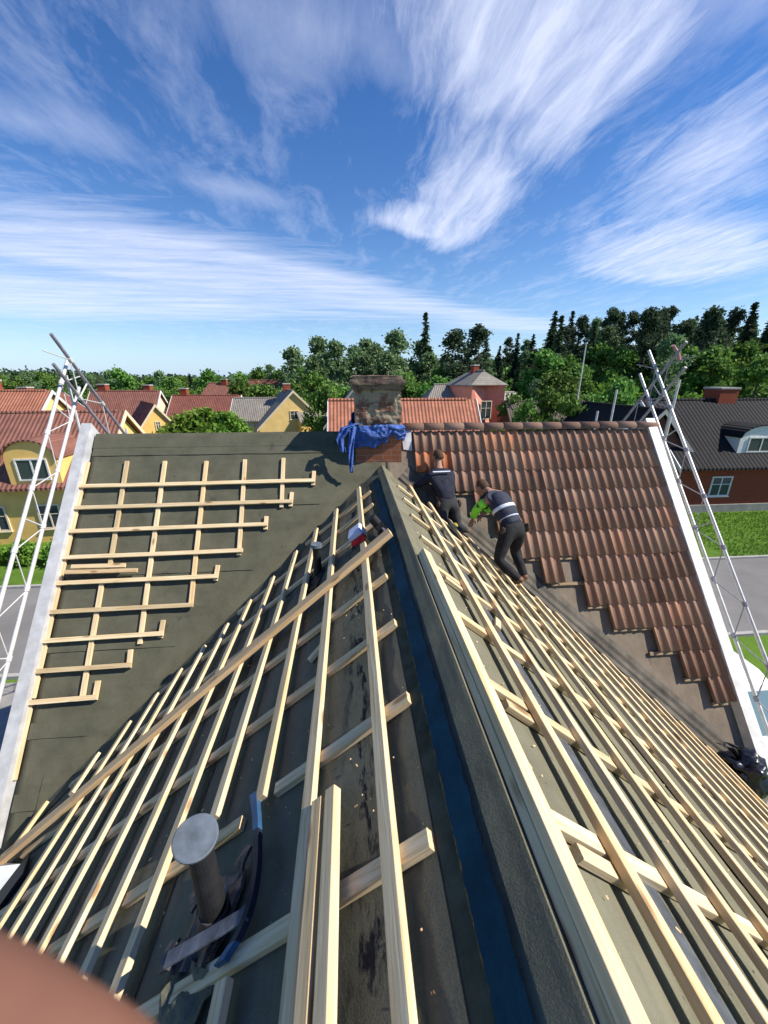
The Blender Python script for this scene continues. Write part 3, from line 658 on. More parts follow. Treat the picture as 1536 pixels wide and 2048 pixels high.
# lead collar and the ragged flashing sheet round the pipe
def slab_on_L(name, cx_, cy_, w, d, th, rot, mat, parent, off=.01, amp=.01, n=10, label=None, cat=None, taper=0):
    ex = Vector((-1, 0, -TW)).normalized(); ey = Vector((0, 1, 0)); V = []; F = []
    for top in (1, 0):
        for i in range(n+1):
            for j in range(n+1):
                s_, t2 = (i/n-.5)*w*(1-taper*j/n), (j/n-.5)*d; s2 = s_*math.cos(rot)-t2*math.sin(rot); t3 = s_*math.sin(rot)+t2*math.cos(rot)
                p = Vector((cx_, cy_, zL(cx_)))+ex*s2+ey*t3+NL*(off+th*top+amp*nz(s2*14, t3*14, cx_*7)); V.append(p)
    m = (n+1)**2
    for i in range(n):
        for j in range(n):
            q = (i*(n+1)+j, i*(n+1)+j+1, (i+1)*(n+1)+j+1, (i+1)*(n+1)+j); F.append(q); F.append(tuple(k+m for k in q[::-1]))
    ring = [i*(n+1) for i in range(n+1)]+[n*(n+1)+j for j in range(1, n+1)]+[i*(n+1)+n for i in range(n-1, -1, -1)]+[j for j in range(n-1, 0, -1)]
    for a_, c_ in zip(ring, ring[1:]+ring[:1]): F.append((a_, c_, c_+m, a_+m))
    o = mesh_np(name, V, F, mat, parent, mw=Matrix())
    if label: tag(o, label, cat)
    return o
M_dirty = simple('dirty_lead', (.075, .07, .078), .5, .7, 14, metal=.3, bmp=.8)
slab_on_L('pipe_flashing', px-.01, py+.0, .30, .30, .006, .25, M_dirty, vent, .02, .03, 14)
b = MB(); b.tube((px, py, zb-.02), (px, py, zb+.10), .085, 20, .060); b.obj('pipe_collar', M_dirty, vent, mw=Matrix())
M_slate = simple('broken_slate', (.10, .11, .14), .45, .5, 10, bmp=.4)
o = bar('metal_strip', pL(336, 1922, .10), pL(500, 1826, .07), .05, .014, NL, M_slate, None, .002, .008); tag(o, 'grimy blue-grey metal strip lying below the capped vent pipe', 'metal strip')
slab_on_L('torn_felt', -.68, .80, .26, .26, .006, .5, M_feltL, vent, .03, .05, 12)
rub = [(-.50, 1.20), (-.58, 1.0), (-.43, .98), (-.72, 1.17), (-.60, .93), (-.50, 1.08), (-.79, 1.0)]
for k, (x, y) in enumerate(rub):
    o = slab_on_L('flashing_fragment', x, y, random.uniform(.05, .10), random.uniform(.04, .09), .014, random.random()*3, M_dirty, None, .05, .03, 5)
    tag(o, 'crumpled dark fragment of old flashing round the foot of the capped pipe', 'fragment', 'fragments of old flashing by the vent pipe')
# curved blue-black strap beside the pipe
V = []; F = []; n = 40; m_i = []
cp = [pL(*q, .0) for q in ((527, 1600), (536, 1665), (540, 1745), (530, 1820), (505, 1885), (468, 1940))]
for i in range(n+1):
    t = i/n*(len(cp)-1); k = min(int(t), len(cp)-2); f_ = t-k; p_ = [cp[max(0, min(len(cp)-1, k+e))] for e in (-1, 0, 1, 2)]
    c_ = .5*((2*p_[1])+(p_[2]-p_[0])*f_+(2*p_[0]-5*p_[1]+4*p_[2]-p_[3])*f_*f_+(3*p_[1]-p_[0]-3*p_[2]+p_[3])*f_**3)
    tt = i/n; w = .050-.026*math.sin(math.pi*tt)**.6; lift = .05+.012*math.sin(math.pi*tt)
    for (sx, dz) in ((-w/2, 0), (w/2, 0), (w/2, .028), (-w/2, .028)): V.append(c_+Vector((sx, 0, sx*TW))*.85+NL*(lift+dz))
for i in range(n):
    for k in range(4): F.append((i*4+k, i*4+(k+1) % 4, (i+1)*4+(k+1) % 4, (i+1)*4+k)); m_i.append(1 if (i < 9 or i > 33) else 0)
F += [(0, 1, 2, 3), (n*4+3, n*4+2, n*4+1, n*4)]; m_i += [1, 1]
M_blue = simple('blue_plastic', (.035, .10, .21), .4, .3, 8); M_navy = simple('navy_rubber', (.012, .018, .035), .5, .3, 8)
o = mesh_np('curved_strap', V, F, [M_navy, M_blue], None, mi=m_i); tag(o, 'curved dark strap with blue ends beside the capped vent pipe', 'strap')
# small black pipe higher up
px2, py2 = -.40, 3.82
b = MB(); b.tube((px2, py2, zL(px2)-.03), (px2, py2, -1.70), .045, 18, .042); v2 = b.obj('vent_pipe', M_black, HOUSE, mw=Matrix()); v2['label'] = 'small black vent pipe standing among the battens'
b = MB(); b.tube((px2, py2, -1.698), (px2, py2, -1.665), .062, 18, .058); b.obj('pipe_cap', M_cap, v2, mw=Matrix())
slab_on_L('pipe_flashing', px2-.04, py2-.12, .26, .34, .006, .3, M_black, v2, .012, .016, 8)
# ---- grey hood at the left eave
b = MB()
def LP(x, y, o_): return Vector((x, y, zL(x)))+NL*o_
hv = [(-3.05, 2.52, .05), (-3.75, 2.90, .05), (-4.0, 2.2, .05), (-3.30, 1.75, .05), (-3.12, 2.45, .26), (-3.65, 2.72, .26), (-3.85, 2.25, .24), (-3.32, 1.95, .24)]
b.add([LP(*q) for q in hv], [(0, 3, 2, 1), (4, 5, 6, 7), (0, 1, 5, 4), (1, 2, 6, 5), (2, 3, 7, 6), (3, 0, 4, 7)])
HD = empty('roof_hood', LP(-3.4, 2.3, 0), 'pale grey sheet metal hood at the left eave under the diagonal board', 'hood')
b.obj('hood_shell', simple('hood_metal', (.30, .33, .36), .5, .2, 5, metal=.2), HD, mw=Matrix())
b = MB(); b.add([LP(*q) for q in ((-2.86, 2.35, .02), (-3.04, 2.6, .02), (-3.3, 1.72, .02), (-3.15, 1.55, .02), (-2.86, 2.35, .05), (-3.04, 2.6, .05), (-3.3, 1.72, .05), (-3.15, 1.55, .05))], [(0, 3, 2, 1), (4, 5, 6, 7), (0, 1, 5, 4), (1, 2, 6, 5), (2, 3, 7, 6), (3, 0, 4, 7)])
b.obj('hood_shadow', M_black, HD, mw=Matrix())  # black slab standing in for the dark shadow under the hood
# ---- packet and tool by the top of the diagonal board
PK = empty('nail_packet', LP(.17, 3.62, .08), 'white and lilac paper packet with a red end near the ridge', 'packet')
mwp, _ = frame(LP(.12, 3.55, .08), LP(.14, 3.85, .08), NL)
b = MB(); b.box((0, -.075, 0), (.20, .075, .12)); o = b.obj('box', simple('packet_paper', (.62, .62, .78), .6, .2, 6), PK, mw=mwp); bv = o.modifiers.new('b', 'BEVEL'); bv.width = .012; bv.segments = 2
b = MB(); b.box((-.012, -.078, -.002), (.055, .078, .07)); o = b.obj('red_band', simple('red_label', (.45, .02, .03), .5, .1, 4), PK, mw=mwp); bv = o.modifiers.new('b', 'BEVEL'); bv.width = .008
TL = empty('nail_gun', LP(.30, 3.75, .05), 'black nail gun lying on the ridge tape above the diagonal board', 'tool')
mwt, _ = frame(LP(.33, 3.50, .03), LP(.27, 3.80, .03), NL)
b = MB(); b.box((0, -.04, 0), (.26, .04, .10)); b.tube((.05, 0, .05), (.05, 0, .19), .045, 12); o = b.obj('gun_body', M_black, TL, mw=mwt)
b = MB(); b.box((.08, -.02, .10), (.22, .02, .14)); b.tube((.21, 0, .12), (.21, 0, .02), .02, 8); b.obj('handle', M_black, TL, mw=mwt)
b = MB(); b.tube((-.06, 0, .03), (.0, 0, .04), .014, 8); b.obj('nozzle', M_aluD, TL, mw=mwt)
# ---- black bag at the foot of the right valley
def lump(name, c, s, mat, parent=None, amp=.25, sub=4, seed=0, smooth=True):
    bm = bmesh.new(); bmesh.ops.create_icosphere(bm, subdivisions=sub, radius=1)
    for v in bm.verts:
        p = v.co.copy(); k = 1+amp*nz(p.x*1.6+seed, p.y*1.6, p.z*1.6)+amp*.6*nz(p.x*4+seed, p.y*4, p.z*4); v.co = Vector((p.x*s[0]*k, p.y*s[1]*k, p.z*s[2]*k))+Vector(c)
    me = bpy.data.meshes.new(name); bm.to_mesh(me); bm.free()
    if smooth: me.polygons.foreach_set('use_smooth', [True]*len(me.polygons))
    return link_mesh(name, me, mat, parent, mw=Matrix())
BG = empty('rubbish_bag', (4.85, 3.15, -4.85), 'black rubbish bag slumped in the foot of the right valley', 'bag')
lump('bag_body', (4.86, 3.12, -4.70), (.24, .22, .22), simple('black_bag', (.010, .012, .02), .28, .4, 10, spec=.6, bmp=.5), BG, .55, 4, 3)
cloth('bag_neck', [(4.80, 3.22, -4.56), (4.76, 3.27, -4.45), (4.66, 3.30, -4.42)], lambda t: .10+.10*t, M_black, BG, 10, 8)
lump('bag_glint', (4.75, 3.02, -4.62), (.06, .05, .08), M_slate, BG, .5, 3, 8)  # lighter grey lump, a painted glint on the black bag
# sawdust and splinters scattered on the felt
n_ = 900; V = []; F = []
for i in range(n_):
    side_ = random.random() < .5
    if side_: x = random.uniform(-2.6, .25); y = random.uniform(.3, 4.5); z = zL(x); nn = NL
    else: x = random.uniform(.6, 2.6); y = random.uniform(.3, 4.5); z = zR(x); nn = NR
    if y > vy(x)-.3: continue
    c = Vector((x, y, z))+nn*.012; a = random.random()*6.28; L_ = random.choice([.003, .004, .005, .010]); e1 = Vector((math.cos(a), math.sin(a), 0)); e1 = (e1-nn*e1.dot(nn)).normalized()*L_; e2 = nn.cross(e1).normalized()*.0022
    k = len(V); V += [c-e1-e2, c+e1-e2, c+e1+e2+nn*.003, c-e1+e2+nn*.003]; F.append((k, k+1, k+2, k+3))
o = mesh_np('sawdust', V, F, M_wood2); tag(o, 'pale sawdust and splinters scattered on the roofing felt', 'sawdust', kind='stuff')
# short offcuts left on the felt
for k, (x, y, L_, a, lab) in enumerate(((-.33, 2.35, .16, .6, 'short pale offcut lying on the shaded felt between two battens'), (1.01, 2.30, .18, 1.2, 'short pale offcut lying between battens on the sunlit slope'))):
    zf, nn = (zL, NL) if x < RX else (zR, NR); dx, dy = math.cos(a)*L_, math.sin(a)*L_
    o = bar('wood_offcut', Vector((x, y, zf(x)))+nn*.012, Vector((x+dx, y+dy, zf(x+dx)))+nn*.012, .05, .033, nn, M_wood); tag(o, lab, 'offcut')
# ------------------------------------------------------------------ lattice girders (roof scaffolding) over the gables
def lattice(name, x, lo, hi, upv, width, label, mat_c, braces, post=None):
    r = empty(name, lo, label, 'scaffold girder', 'lattice girders along the gables')
    lo = Vector(lo); hi = Vector(hi); u_ = Vector(upv).normalized()*width; d = (hi-lo)
    for q in (Vector((0, 0, 0)), u_):
        b = MB(); b.tube(lo+q, hi+q*1.0 + (d.normalized()*(-.25 if q.length == 0 else 0)), .025, 10); b.obj('chord', mat_c, r, mw=Matrix(), smooth=False)
    b = MB(); n = max(2, int(d.length/.85)); 
    for i in range(n):
        t0, t1, tm = i/n, (i+1)/n, (i+.5)/n
        a = lo+d*t0; c = lo+d*tm+u_; e = lo+d*t1
        b.tube(a, c, .008, 6); b.tube(c, e*.97+a*.03, .008, 6)
        if i % 2 == 0: b.tube(a, a+u_, .012, 7)
        dn = d.normalized()
        for q in (a, c): b.tube(q-dn*.035, q+dn*.035, .034, 8)
    b.obj('bracing', M_alu if braces else M_aluD, r, mw=Matrix())
    if post:
        for (p0, p1) in post:
            b = MB(); b.tube(p0, p1, .022, 8); b.obj('standard', M_alu, r, mw=Matrix())
    return r
n_near = Vector((0, -TM, 1)).normalized()
xl = -4.45
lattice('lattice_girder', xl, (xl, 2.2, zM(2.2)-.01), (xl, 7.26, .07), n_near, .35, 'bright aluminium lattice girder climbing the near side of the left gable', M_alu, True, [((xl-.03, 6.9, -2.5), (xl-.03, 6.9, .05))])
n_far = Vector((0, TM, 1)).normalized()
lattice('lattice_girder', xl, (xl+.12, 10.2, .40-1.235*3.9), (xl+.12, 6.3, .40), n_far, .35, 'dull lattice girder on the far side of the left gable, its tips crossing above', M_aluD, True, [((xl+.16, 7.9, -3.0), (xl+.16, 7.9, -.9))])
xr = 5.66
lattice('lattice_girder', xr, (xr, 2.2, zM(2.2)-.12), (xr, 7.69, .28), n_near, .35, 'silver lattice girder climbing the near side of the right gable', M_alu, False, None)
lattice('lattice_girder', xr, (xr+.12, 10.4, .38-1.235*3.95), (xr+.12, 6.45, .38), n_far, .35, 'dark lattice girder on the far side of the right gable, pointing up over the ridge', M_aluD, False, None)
gp = empty('guard_rail', (6.3, 8.3, -5), 'scaffold guard rail with upright poles behind the right gable', 'guard rail')
for (x, y, z0, z1) in ((6.55, 7.6, -4.5, -.02), (6.45, 9.3, -4.5, -.25), (5.6, 8.6, -4.5, -.7)):
    b = MB(); b.tube((x, y, z0), (x+.03, y, z1), .024, 8); b.obj('pole', M_alu, gp, mw=Matrix())
for (p0, p1) in (((5.3, 7.7, -1.15), (6.56, 7.62, -1.15)), ((5.3, 7.7, -1.9), (6.56, 7.62, -1.9)), ((6.5, 7.6, -1.13), (6.5, 9.4, -1.13)), ((5.5, 8.6, -1.6), (6.5, 9.3, -1.6))):
    b = MB(); b.tube(p0, p1, .020, 8); b.obj('rail', M_alu, gp, mw=Matrix())
b = MB(); b.box((5.45, 7.75, -2.55), (6.5, 9.6, -2.5)); b.obj('deck', simple('scaffold_deck', (.22, .20, .21), .8, .3, 5), gp, mw=Matrix())
cloth('warning_cloth', [dep(1346, 690, 7.0), dep(1356, 706, 7.0), dep(1362, 722, 7.0)], lambda t: .09, simple('faded_cloth', (.50, .26, .28), .8, .4, 6), None, 8, 6, amp=.015)
tag(bpy.data.objects['warning_cloth'], 'faded pinkish cloth tied to the tip of the right far girder', 'cloth')
# ------------------------------------------------------------------ workers
M_skin = simple('skin', (.30, .165, .115), .6, .12, 20); M_hair = simple('brown_hair', (.07, .038, .022), .8, .4, 30)
M_blackcl = simple('black_workwear', (.016, .016, .019), .85, .5, 12, bmp=.3); M_navycl = simple('navy_jacket', (.012, .014, .030), .85, .5, 10, bmp=.3); M_greycl = simple('grey_trousers', (.035, .037, .042), .9, .4, 12, bmp=.3)
M_green = simple('hi_vis_green', (.22, .72, .05), .7, .15, 10); M_refl = simple('reflective_tape', (.58, .62, .72), .4, .12, 10); M_boot = simple('brown_boot', (.16, .085, .05), .7, .3, 12); M_vest = simple('dark_blue_vest', (.026, .032, .055), .8, .35, 14, bmp=.3)
M_knee = simple('yellow_knee_pad', (.42, .33, .06), .7, .2, 8)
def skin(name, pts, edges, mat, parent, sub=2, root=0):
    """one continuous surface grown round a stick figure"""
    me = bpy.data.meshes.new(name); keys = list(pts); me.from_pydata([pts[k][0] for k in keys], [(keys.index(a), keys.index(b)) for a, b in edges], []); me.update()
    o = bpy.data.objects.new(name, me); COL.objects.link(o)
    md = o.modifiers.new('skin', 'SKIN'); md.use_smooth_shade = True
    for i, k in enumerate(keys):
        r = pts[k][1]; r = r if isinstance(r, tuple) else (r, r); me.skin_vertices[0].data[i].radius = r; me.skin_vertices[0].data[i].use_root = (i == root)
    sb = o.modifiers.new('sub', 'SUBSURF'); sb.levels = sub; sb.render_levels = sub
    dg = bpy.context.evaluated_depsgraph_get(); ev = o.evaluated_get(dg); m2 = bpy.data.meshes.new_from_object(ev)
    bpy.data.objects.remove(o); bpy.data.meshes.remove(me); m2.name = name
    m2.materials.clear(); m2.polygons.foreach_set('use_smooth', [True]*len(m2.polygons))
    return link_mesh(name, m2, mat, parent, mw=Matrix())
def sh(p, d): return tuple(Vector(p)+Vector(d))
def head(parent, c, fwd, up, s=1.0, cap=False):
    """head with brow, nose, eyes, mouth, ears and short hair; c = centre"""
    f = Vector(fwd).normalized(); u_ = Vector(up); u_ = (u_-f*u_.dot(f)).normalized(); r = f.cross(u_)
    mt = Matrix((r, f, u_)).transposed().to_4x4(); mt.translation = Vector(c)
    bm = bmesh.new(); bmesh.ops.create_uvsphere(bm, u_segments=28, v_segments=20, radius=1)
    for v in bm.verts:
        p = v.co; x, y, z = p.x*.076*s, p.y*.095*s, p.z*.115*s
        if z < 0: x *= 1+z/s*2.2; y = y*(1+z/s*1.2)+.012*s*(-z/.115/s)
        if y > 0:
            y += s*(.020*math.exp(-((x/(.014*s))**2+((z+.015*s)/(.022*s))**2)) + .006*math.exp(-((x/(.03*s))**2+((z+.055*s)/(.010*s))**2)) - .008*math.exp(-(((abs(x)-.030*s)/(.014*s))**2+((z-.012*s)/(.012*s))**2)))
        v.co = Vector((x, y, z))
    bmesh.ops.recalc_face_normals(bm, faces=bm.faces)
    for sx in (-1, 1):
        q = bmesh.ops.create_uvsphere(bm, u_segments=10, v_segments=8, radius=1)
        for v in q['verts']: v.co = Vector((sx*.079*s+v.co.x*.010*s, v.co.y*.020*s-.005*s, v.co.z*.030*s))
    me = bpy.data.meshes.new('head'); bm.to_mesh(me); bm.free(); me.polygons.foreach_set('use_smooth', [True]*len(me.polygons))
    h = link_mesh('head', me, M_skin, parent, mw=mt)
    for sx in (-1, 1):
        bm = bmesh.new(); bmesh.ops.create_uvsphere(bm, u_segments=10, v_segments=8, radius=.010*s)
        me = bpy.data.meshes.new('eye'); bm.to_mesh(me); bm.free(); link_mesh('eye', me, M_white, h, mw=mt @ Matrix.Translation((sx*.030*s, .083*s, .012*s)))
    bm = bmesh.new(); bmesh.ops.create_uvsphere(bm, u_segments=28, v_segments=20, radius=1)
    dl = []
    for v in bm.verts:
        p = v.co.copy(); v.co = Vector((p.x*.083*s, p.y*.102*s-.005*s, p.z*.121*s+.004*s))*(1+.03*nz(p.x*6, p.y*6, p.z*6))
        if p.z < .15+(.75 if p.y > .3 else (-.55 if p.y < -.1 else 0)) and not (p.y < -.1 and p.z > -.45): dl.append(v)
    bmesh.ops.delete(bm, geom=dl, context='VERTS'); me = bpy.data.meshes.new('hair'); bm.to_mesh(me); bm.free(); me.polygons.foreach_set('use_smooth', [True]*len(me.polygons))
    o = link_mesh('hair', me, M_hair if not cap else M_blackcl, parent, mw=mt); so_ = o.modifiers.new('s', 'SOLIDIFY'); so_.thickness = .008
def hand(parent, wrist, direction, palm_n, mat, s=1.0, side=1):
    """palm with four curled fingers of unequal length and a thumb from its side"""
    w = Vector(wrist); d = Vector(direction).normalized(); n_ = Vector(palm_n); n_ = (n_-d*n_.dot(d)).normalized(); a = d.cross(n_)*side
    pts = {'w': (tuple(w), (.024*s, .020*s)), 'p': (tuple(w+d*.045*s), (.036*s, .016*s)), 'k': (tuple(w+d*.085*s), (.040*s, .014*s))}; ed = [('w', 'p'), ('p', 'k')]
    skin('palm', pts, ed, mat, parent, 1)
    for i, (o_, L_) in enumerate(((-.030, .070), (-.010, .080), (.010, .075), (.029, .058))):
        p0 = w+d*.075*s+a*o_*s; p1 = p0+d*.030*s+n_*.004*s; p2 = p1+(d*.8+n_*.6).normalized()*L_*.38*s; p3 = p2+(d*.25+n_).normalized()*L_*.30*s
        skin('finger', {'a': (tuple(p0), .0095*s), 'b': (tuple(p1), .009*s), 'c': (tuple(p2), .0085*s), 'e': (tuple(p3), .007*s)}, [('a', 'b'), ('b', 'c'), ('c', 'e')], mat, parent, 1)
    p0 = w+d*.025*s-a*.022*s; p1 = p0-a*.030*s+d*.022*s+n_*.010*s; p2 = p1+d*.030*s-a*.008*s+n_*.012*s
    skin('thumb', {'a': (tuple(p0), .013*s), 'b': (tuple(p1), .011*s), 'c': (tuple(p2), .009*s)}, [('a', 'b'), ('b', 'c')], mat, parent, 1)
def person(nm, J, label, jacket, trousers, sleeve_l, vest=None, knee=None):
    """J: joints in metres. Body is one continuous surface; clothes are closed shells over it"""
    r = empty('person', J['footL'], label, 'person', 'roofers working in the right valley')
    B = {k: Vector(v) for k, v in J.items()}
    mid = (B['hip']+B['chest'])/2
    P = {'hip': (tuple(B['hip']), (.13, .11)), 'mid': (tuple(mid), (.12, .10)), 'chest': (tuple(B['chest']), (.14, .11)), 'neck': (tuple(B['neck']), .055), 'skull': (tuple(B['head']), .06)}
    E = [('hip', 'mid'), ('mid', 'chest'), ('chest', 'neck'), ('neck', 'skull')]
    for s_ in 'LR':
        P['h'+s_] = (tuple(B['hip'+s_]), .085); P['k'+s_] = (tuple(B['knee'+s_]), .055); P['a'+s_] = (tuple(B['ank'+s_]), .038); P['t'+s_] = (tuple(B['foot'+s_]), .03)
        P['s'+s_] = (tuple(B['sh'+s_]), .058); P['e'+s_] = (tuple(B['el'+s_]), .038); P['w'+s_] = (tuple(B['wr'+s_]), .027)
        E += [('hip', 'h'+s_), ('h'+s_, 'k'+s_), ('k'+s_, 'a'+s_), ('a'+s_, 't'+s_), ('chest', 's'+s_), ('s'+s_, 'e'+s_), ('e'+s_, 'w'+s_)]
    skin('body', P, E, M_skin, r, 2)
    g = 1.16
    T = {'hip': (tuple(B['hip']), (.155, .13)), 'up': (tuple(B['hip'].lerp(mid, .85)), (.145, .12))}; TE = [('hip', 'up')]
    Jk = {'mid': (tuple(mid), (.15, .125)), 'low': (tuple(B['hip'].lerp(mid, .02)), (.158, .142)), 'chest': (tuple(B['chest']), (.17, .135)), 'neck': (tuple(B['neck'].lerp(B['chest'], .25)), .075)}
    JE = [('mid', 'low'), ('mid', 'chest'), ('chest', 'neck')]
    for s_ in 'LR':
        kn = B['knee'+s_]; ank = B['ank'+s_]; hp = B['hip'+s_]
        T['h'+s_] = (tuple(hp), .105); T['m'+s_] = (tuple(hp.lerp(kn, .5)), .092); T['k'+s_] = (tuple(kn), .074); T['c'+s_] = (tuple(kn.lerp(ank, .45)), .068); T['a'+s_] = (tuple(ank), .058)
        TE += [('hip', 'h'+s_), ('h'+s_, 'm'+s_), ('m'+s_, 'k'+s_), ('k'+s_, 'c'+s_), ('c'+s_, 'a'+s_)]
        Jk['s'+s_] = (tuple(B['sh'+s_]), .082); Jk['e'+s_] = (tuple(B['el'+s_]), .056); Jk['w'+s_] = (tuple(B['el'+s_].lerp(B['wr'+s_], .85)), .044)
        JE += [('chest', 's'+s_), ('s'+s_, 'e'+s_), ('e'+s_, 'w'+s_)]
        ft = B['foot'+s_]; d = (ft-ank).normalized()
        skin('boot', {'t': (tuple(ank+Vector((0, 0, .06))), .056), 'a': (tuple(ank), .052), 'b': (tuple(ank.lerp(ft, .5)), (.05, .040)), 'c': (tuple(ft), (.044, .030))}, [('t', 'a'), ('a', 'b'), ('b', 'c')], M_boot, r, 2)
        hand(r, B['wr'+s_], B['wr'+s_]-B['el'+s_], Vector((0, 0, -1)), M_skin, 1.0, 1 if s_ == 'L' else -1)
        if knee:
            lump('knee_pad', tuple(kn+Vector(J.get('kdir', (-.03, -.02, 0)))*1.6), (.055, .055, .07), knee, r, .15, 2)
    skin('trousers', T, TE, trousers, r, 2); skin('jacket', Jk, JE, jacket, r, 2)
    # sleeves may have their own colour
    if sleeve_l:
        for s_ in 'LR':
            skin('sleeve', {'s': (tuple(B['sh'+s_].lerp(B['el'+s_], .1)), .088), 'e': (tuple(B['el'+s_]), .064), 'w': (tuple(B['el'+s_].lerp(B['wr'+s_], .8)), .050)}, [('s', 'e'), ('e', 'w')], sleeve_l, r, 2)
    if vest:
        up_ = (B['chest']-B['hip']).normalized(); V_ = {'a': (tuple(B['hip'].lerp(B['chest'], .18)), (.170, .148)), 'b': (tuple(mid), (.170, .146)), 'c': (tuple(B['chest']), (.190, .158)), 'd': (tuple(B['chest'].lerp(B['neck'], .55)), (.13, .105))}
        vo = skin('vest', V_, [('a', 'b'), ('b', 'c'), ('c', 'd')], vest, r, 2)
        ax = B['chest']-B['hip']
        for tt in (.25, .62):                       # reflective bands cut from the vest's own outline
            c0 = B['hip']+ax*tt; me = vo.data; bm = bmesh.new(); bm.from_mesh(me)
            un = ax.normalized()
            for sg, off in ((1, .024), (-1, .024)):
                bmesh.ops.bisect_plane(bm, geom=bm.verts[:]+bm.edges[:]+bm.faces[:], plane_co=c0+un*off*sg, plane_no=un*sg, clear_outer=True)
            for v in bm.verts: v.co += (v.co-(c0+un*(v.co-c0).dot(un))).normalized()*.008
            m2 = bpy.data.meshes.new('reflective_band'); bm.to_mesh(m2); bm.free(); m2.polygons.foreach_set('use_smooth', [True]*len(m2.polygons))
            o2 = link_mesh('reflective_band', m2, M_refl, vo, mw=Matrix()); o2.matrix_local = Matrix(); s3 = o2.modifiers.new('s', 'SOLIDIFY'); s3.thickness = .006
    return r
A2 = dict(hip=(2.12, 4.60, -1.86), chest=(1.99, 4.90, -1.56), neck=(1.92, 5.04, -1.50), head=(1.85, 5.17, -1.47),
          hipL=(2.02, 4.56, -1.92), hipR=(2.23, 4.62, -1.90), kneeL=(1.90, 4.46, -2.27), kneeR=(2.22, 4.70, -2.25), ankL=(2.16, 4.30, -2.50), ankR=(2.33, 4.52, -2.58),
          footL=(2.02, 4.38, -2.56), footR=(2.22, 4.66, -2.66), shL=(1.84, 4.88, -1.56), shR=(2.10, 5.00, -1.54), elL=(1.72, 4.98, -1.74), elR=(2.05, 5.22, -1.74), wrL=(1.72, 5.10, -1.93), wrR=(1.92, 5.25, -1.92))
w2 = person('b', A2, 'roofer bending over the valley in a dark vest with reflective bands and green sleeves', M_vest, M_blackcl, M_green, vest=M_vest)
head(w2, A2['head'], (-.55, .55, -.62), (-.4, .5, .75), 1.0)
A1 = dict(hip=(1.45, 5.50, -1.80), chest=(1.37, 5.72, -1.45), neck=(1.36, 5.84, -1.30), head=(1.36, 5.93, -1.17),
          hipL=(1.36, 5.46, -1.84), hipR=(1.55, 5.52, -1.84), kneeL=(1.35, 5.33, -2.06), kneeR=(1.60, 5.42, -2.14), ankL=(1.62, 5.26, -2.20), ankR=(1.76, 5.40, -2.24),
          footL=(1.50, 5.33, -2.27), footR=(1.66, 5.50, -2.30), shL=(1.20, 5.70, -1.42), shR=(1.54, 5.78, -1.42), elL=(1.06, 5.76, -1.56), elR=(1.60, 5.92, -1.62), wrL=(.96, 5.84, -1.60), wrR=(1.45, 6.02, -1.70))
w1 = person('a', A1, 'roofer in a navy jacket kneeling just below the chimney, one arm reaching left', M_navycl, M_greycl, None, knee=M_knee)
head(w1, A1['head'], (-.45, .80, -.30), (0, .1, 1), 1.0)
for w_, A_ in ((w2, A2), (w1, A1)):
    for s_, o_ in (('hipL', (-.065, -.03, .03)), ('hipR', (.075, -.02, .03))):
        p_ = Vector(A_[s_])+Vector(o_); lump('tool_pouch', tuple(p_), (.035, .035, .065), simple('pouch_leather', (.05, .035, .025), .7, .4, 14, bmp=.4), w_, .25, 3, p_.x)
# strap across the first roofer's shoulders
b = MB(); b.tube((1.22, 5.60, -1.33), (1.50, 5.66, -1.34), .012, 6); b.obj('reflective_band', M_refl, w1, mw=Matrix())
# ---- photographer's own hand, out of focus at the lower left
PH = empty('person', (-.16, .12, -.20), "photographer's blurred bare hand reaching into the bottom left corner", 'person')
def D(x, y, d): return tuple(dep(x, y, d))
M_skin2 = simple('photographer_skin', (.17, .078, .052), .65, .25, 14)
Hs = {'arm': (D(-1500, 2700, .30), .040), 'wr': (D(-1150, 2450, .20), (.028, .024)), 'heel': (D(-760, 2260, .125), (.034, .022)), 'palm': (D(-560, 2250, .105), (.036, .018)), 'kn': (D(-330, 2340, .10), (.038, .014)),
      'tb': (D(-420, 1900, .105), .0165), 'tm': (D(-60, 2036, .094), .0148), 'tj': (D(165, 2170, .089), .0140), 'tt': (D(315, 2255, .086), .0120)}
skin('body', Hs, [('arm', 'wr'), ('wr', 'heel'), ('heel', 'palm'), ('palm', 'kn'), ('heel', 'tb'), ('tb', 'tm'), ('tm', 'tj'), ('tj', 'tt')], M_skin2, PH, 3, 1)
for i, (x0, y0, x1, y1, x2, y2) in enumerate(((-330, 2260, -120, 2340, 20, 2480), (-310, 2330, -110, 2430, 0, 2580), (-330, 2400, -150, 2520, -60, 2660), (-370, 2470, -220, 2600, -140, 2720))):
    skin('finger', {'a': (D(x0, y0, .10), .0095), 'b': (D(x1, y1, .095), .0088), 'c': (D(x2, y2, .095), .0080), 'd': (D(x2-20, y2+90, .10), .007)}, [('a', 'b'), ('b', 'c'), ('c', 'd')], M_skin2, PH, 2)
skin('sleeve', {'a': (D(-1500, 2700, .30), .052), 'b': (D(-2100, 3100, .42), .060), 'c': (D(-2600, 3400, .60), .068)}, [('a', 'b'), ('b', 'c')], M_blackcl, PH, 2)
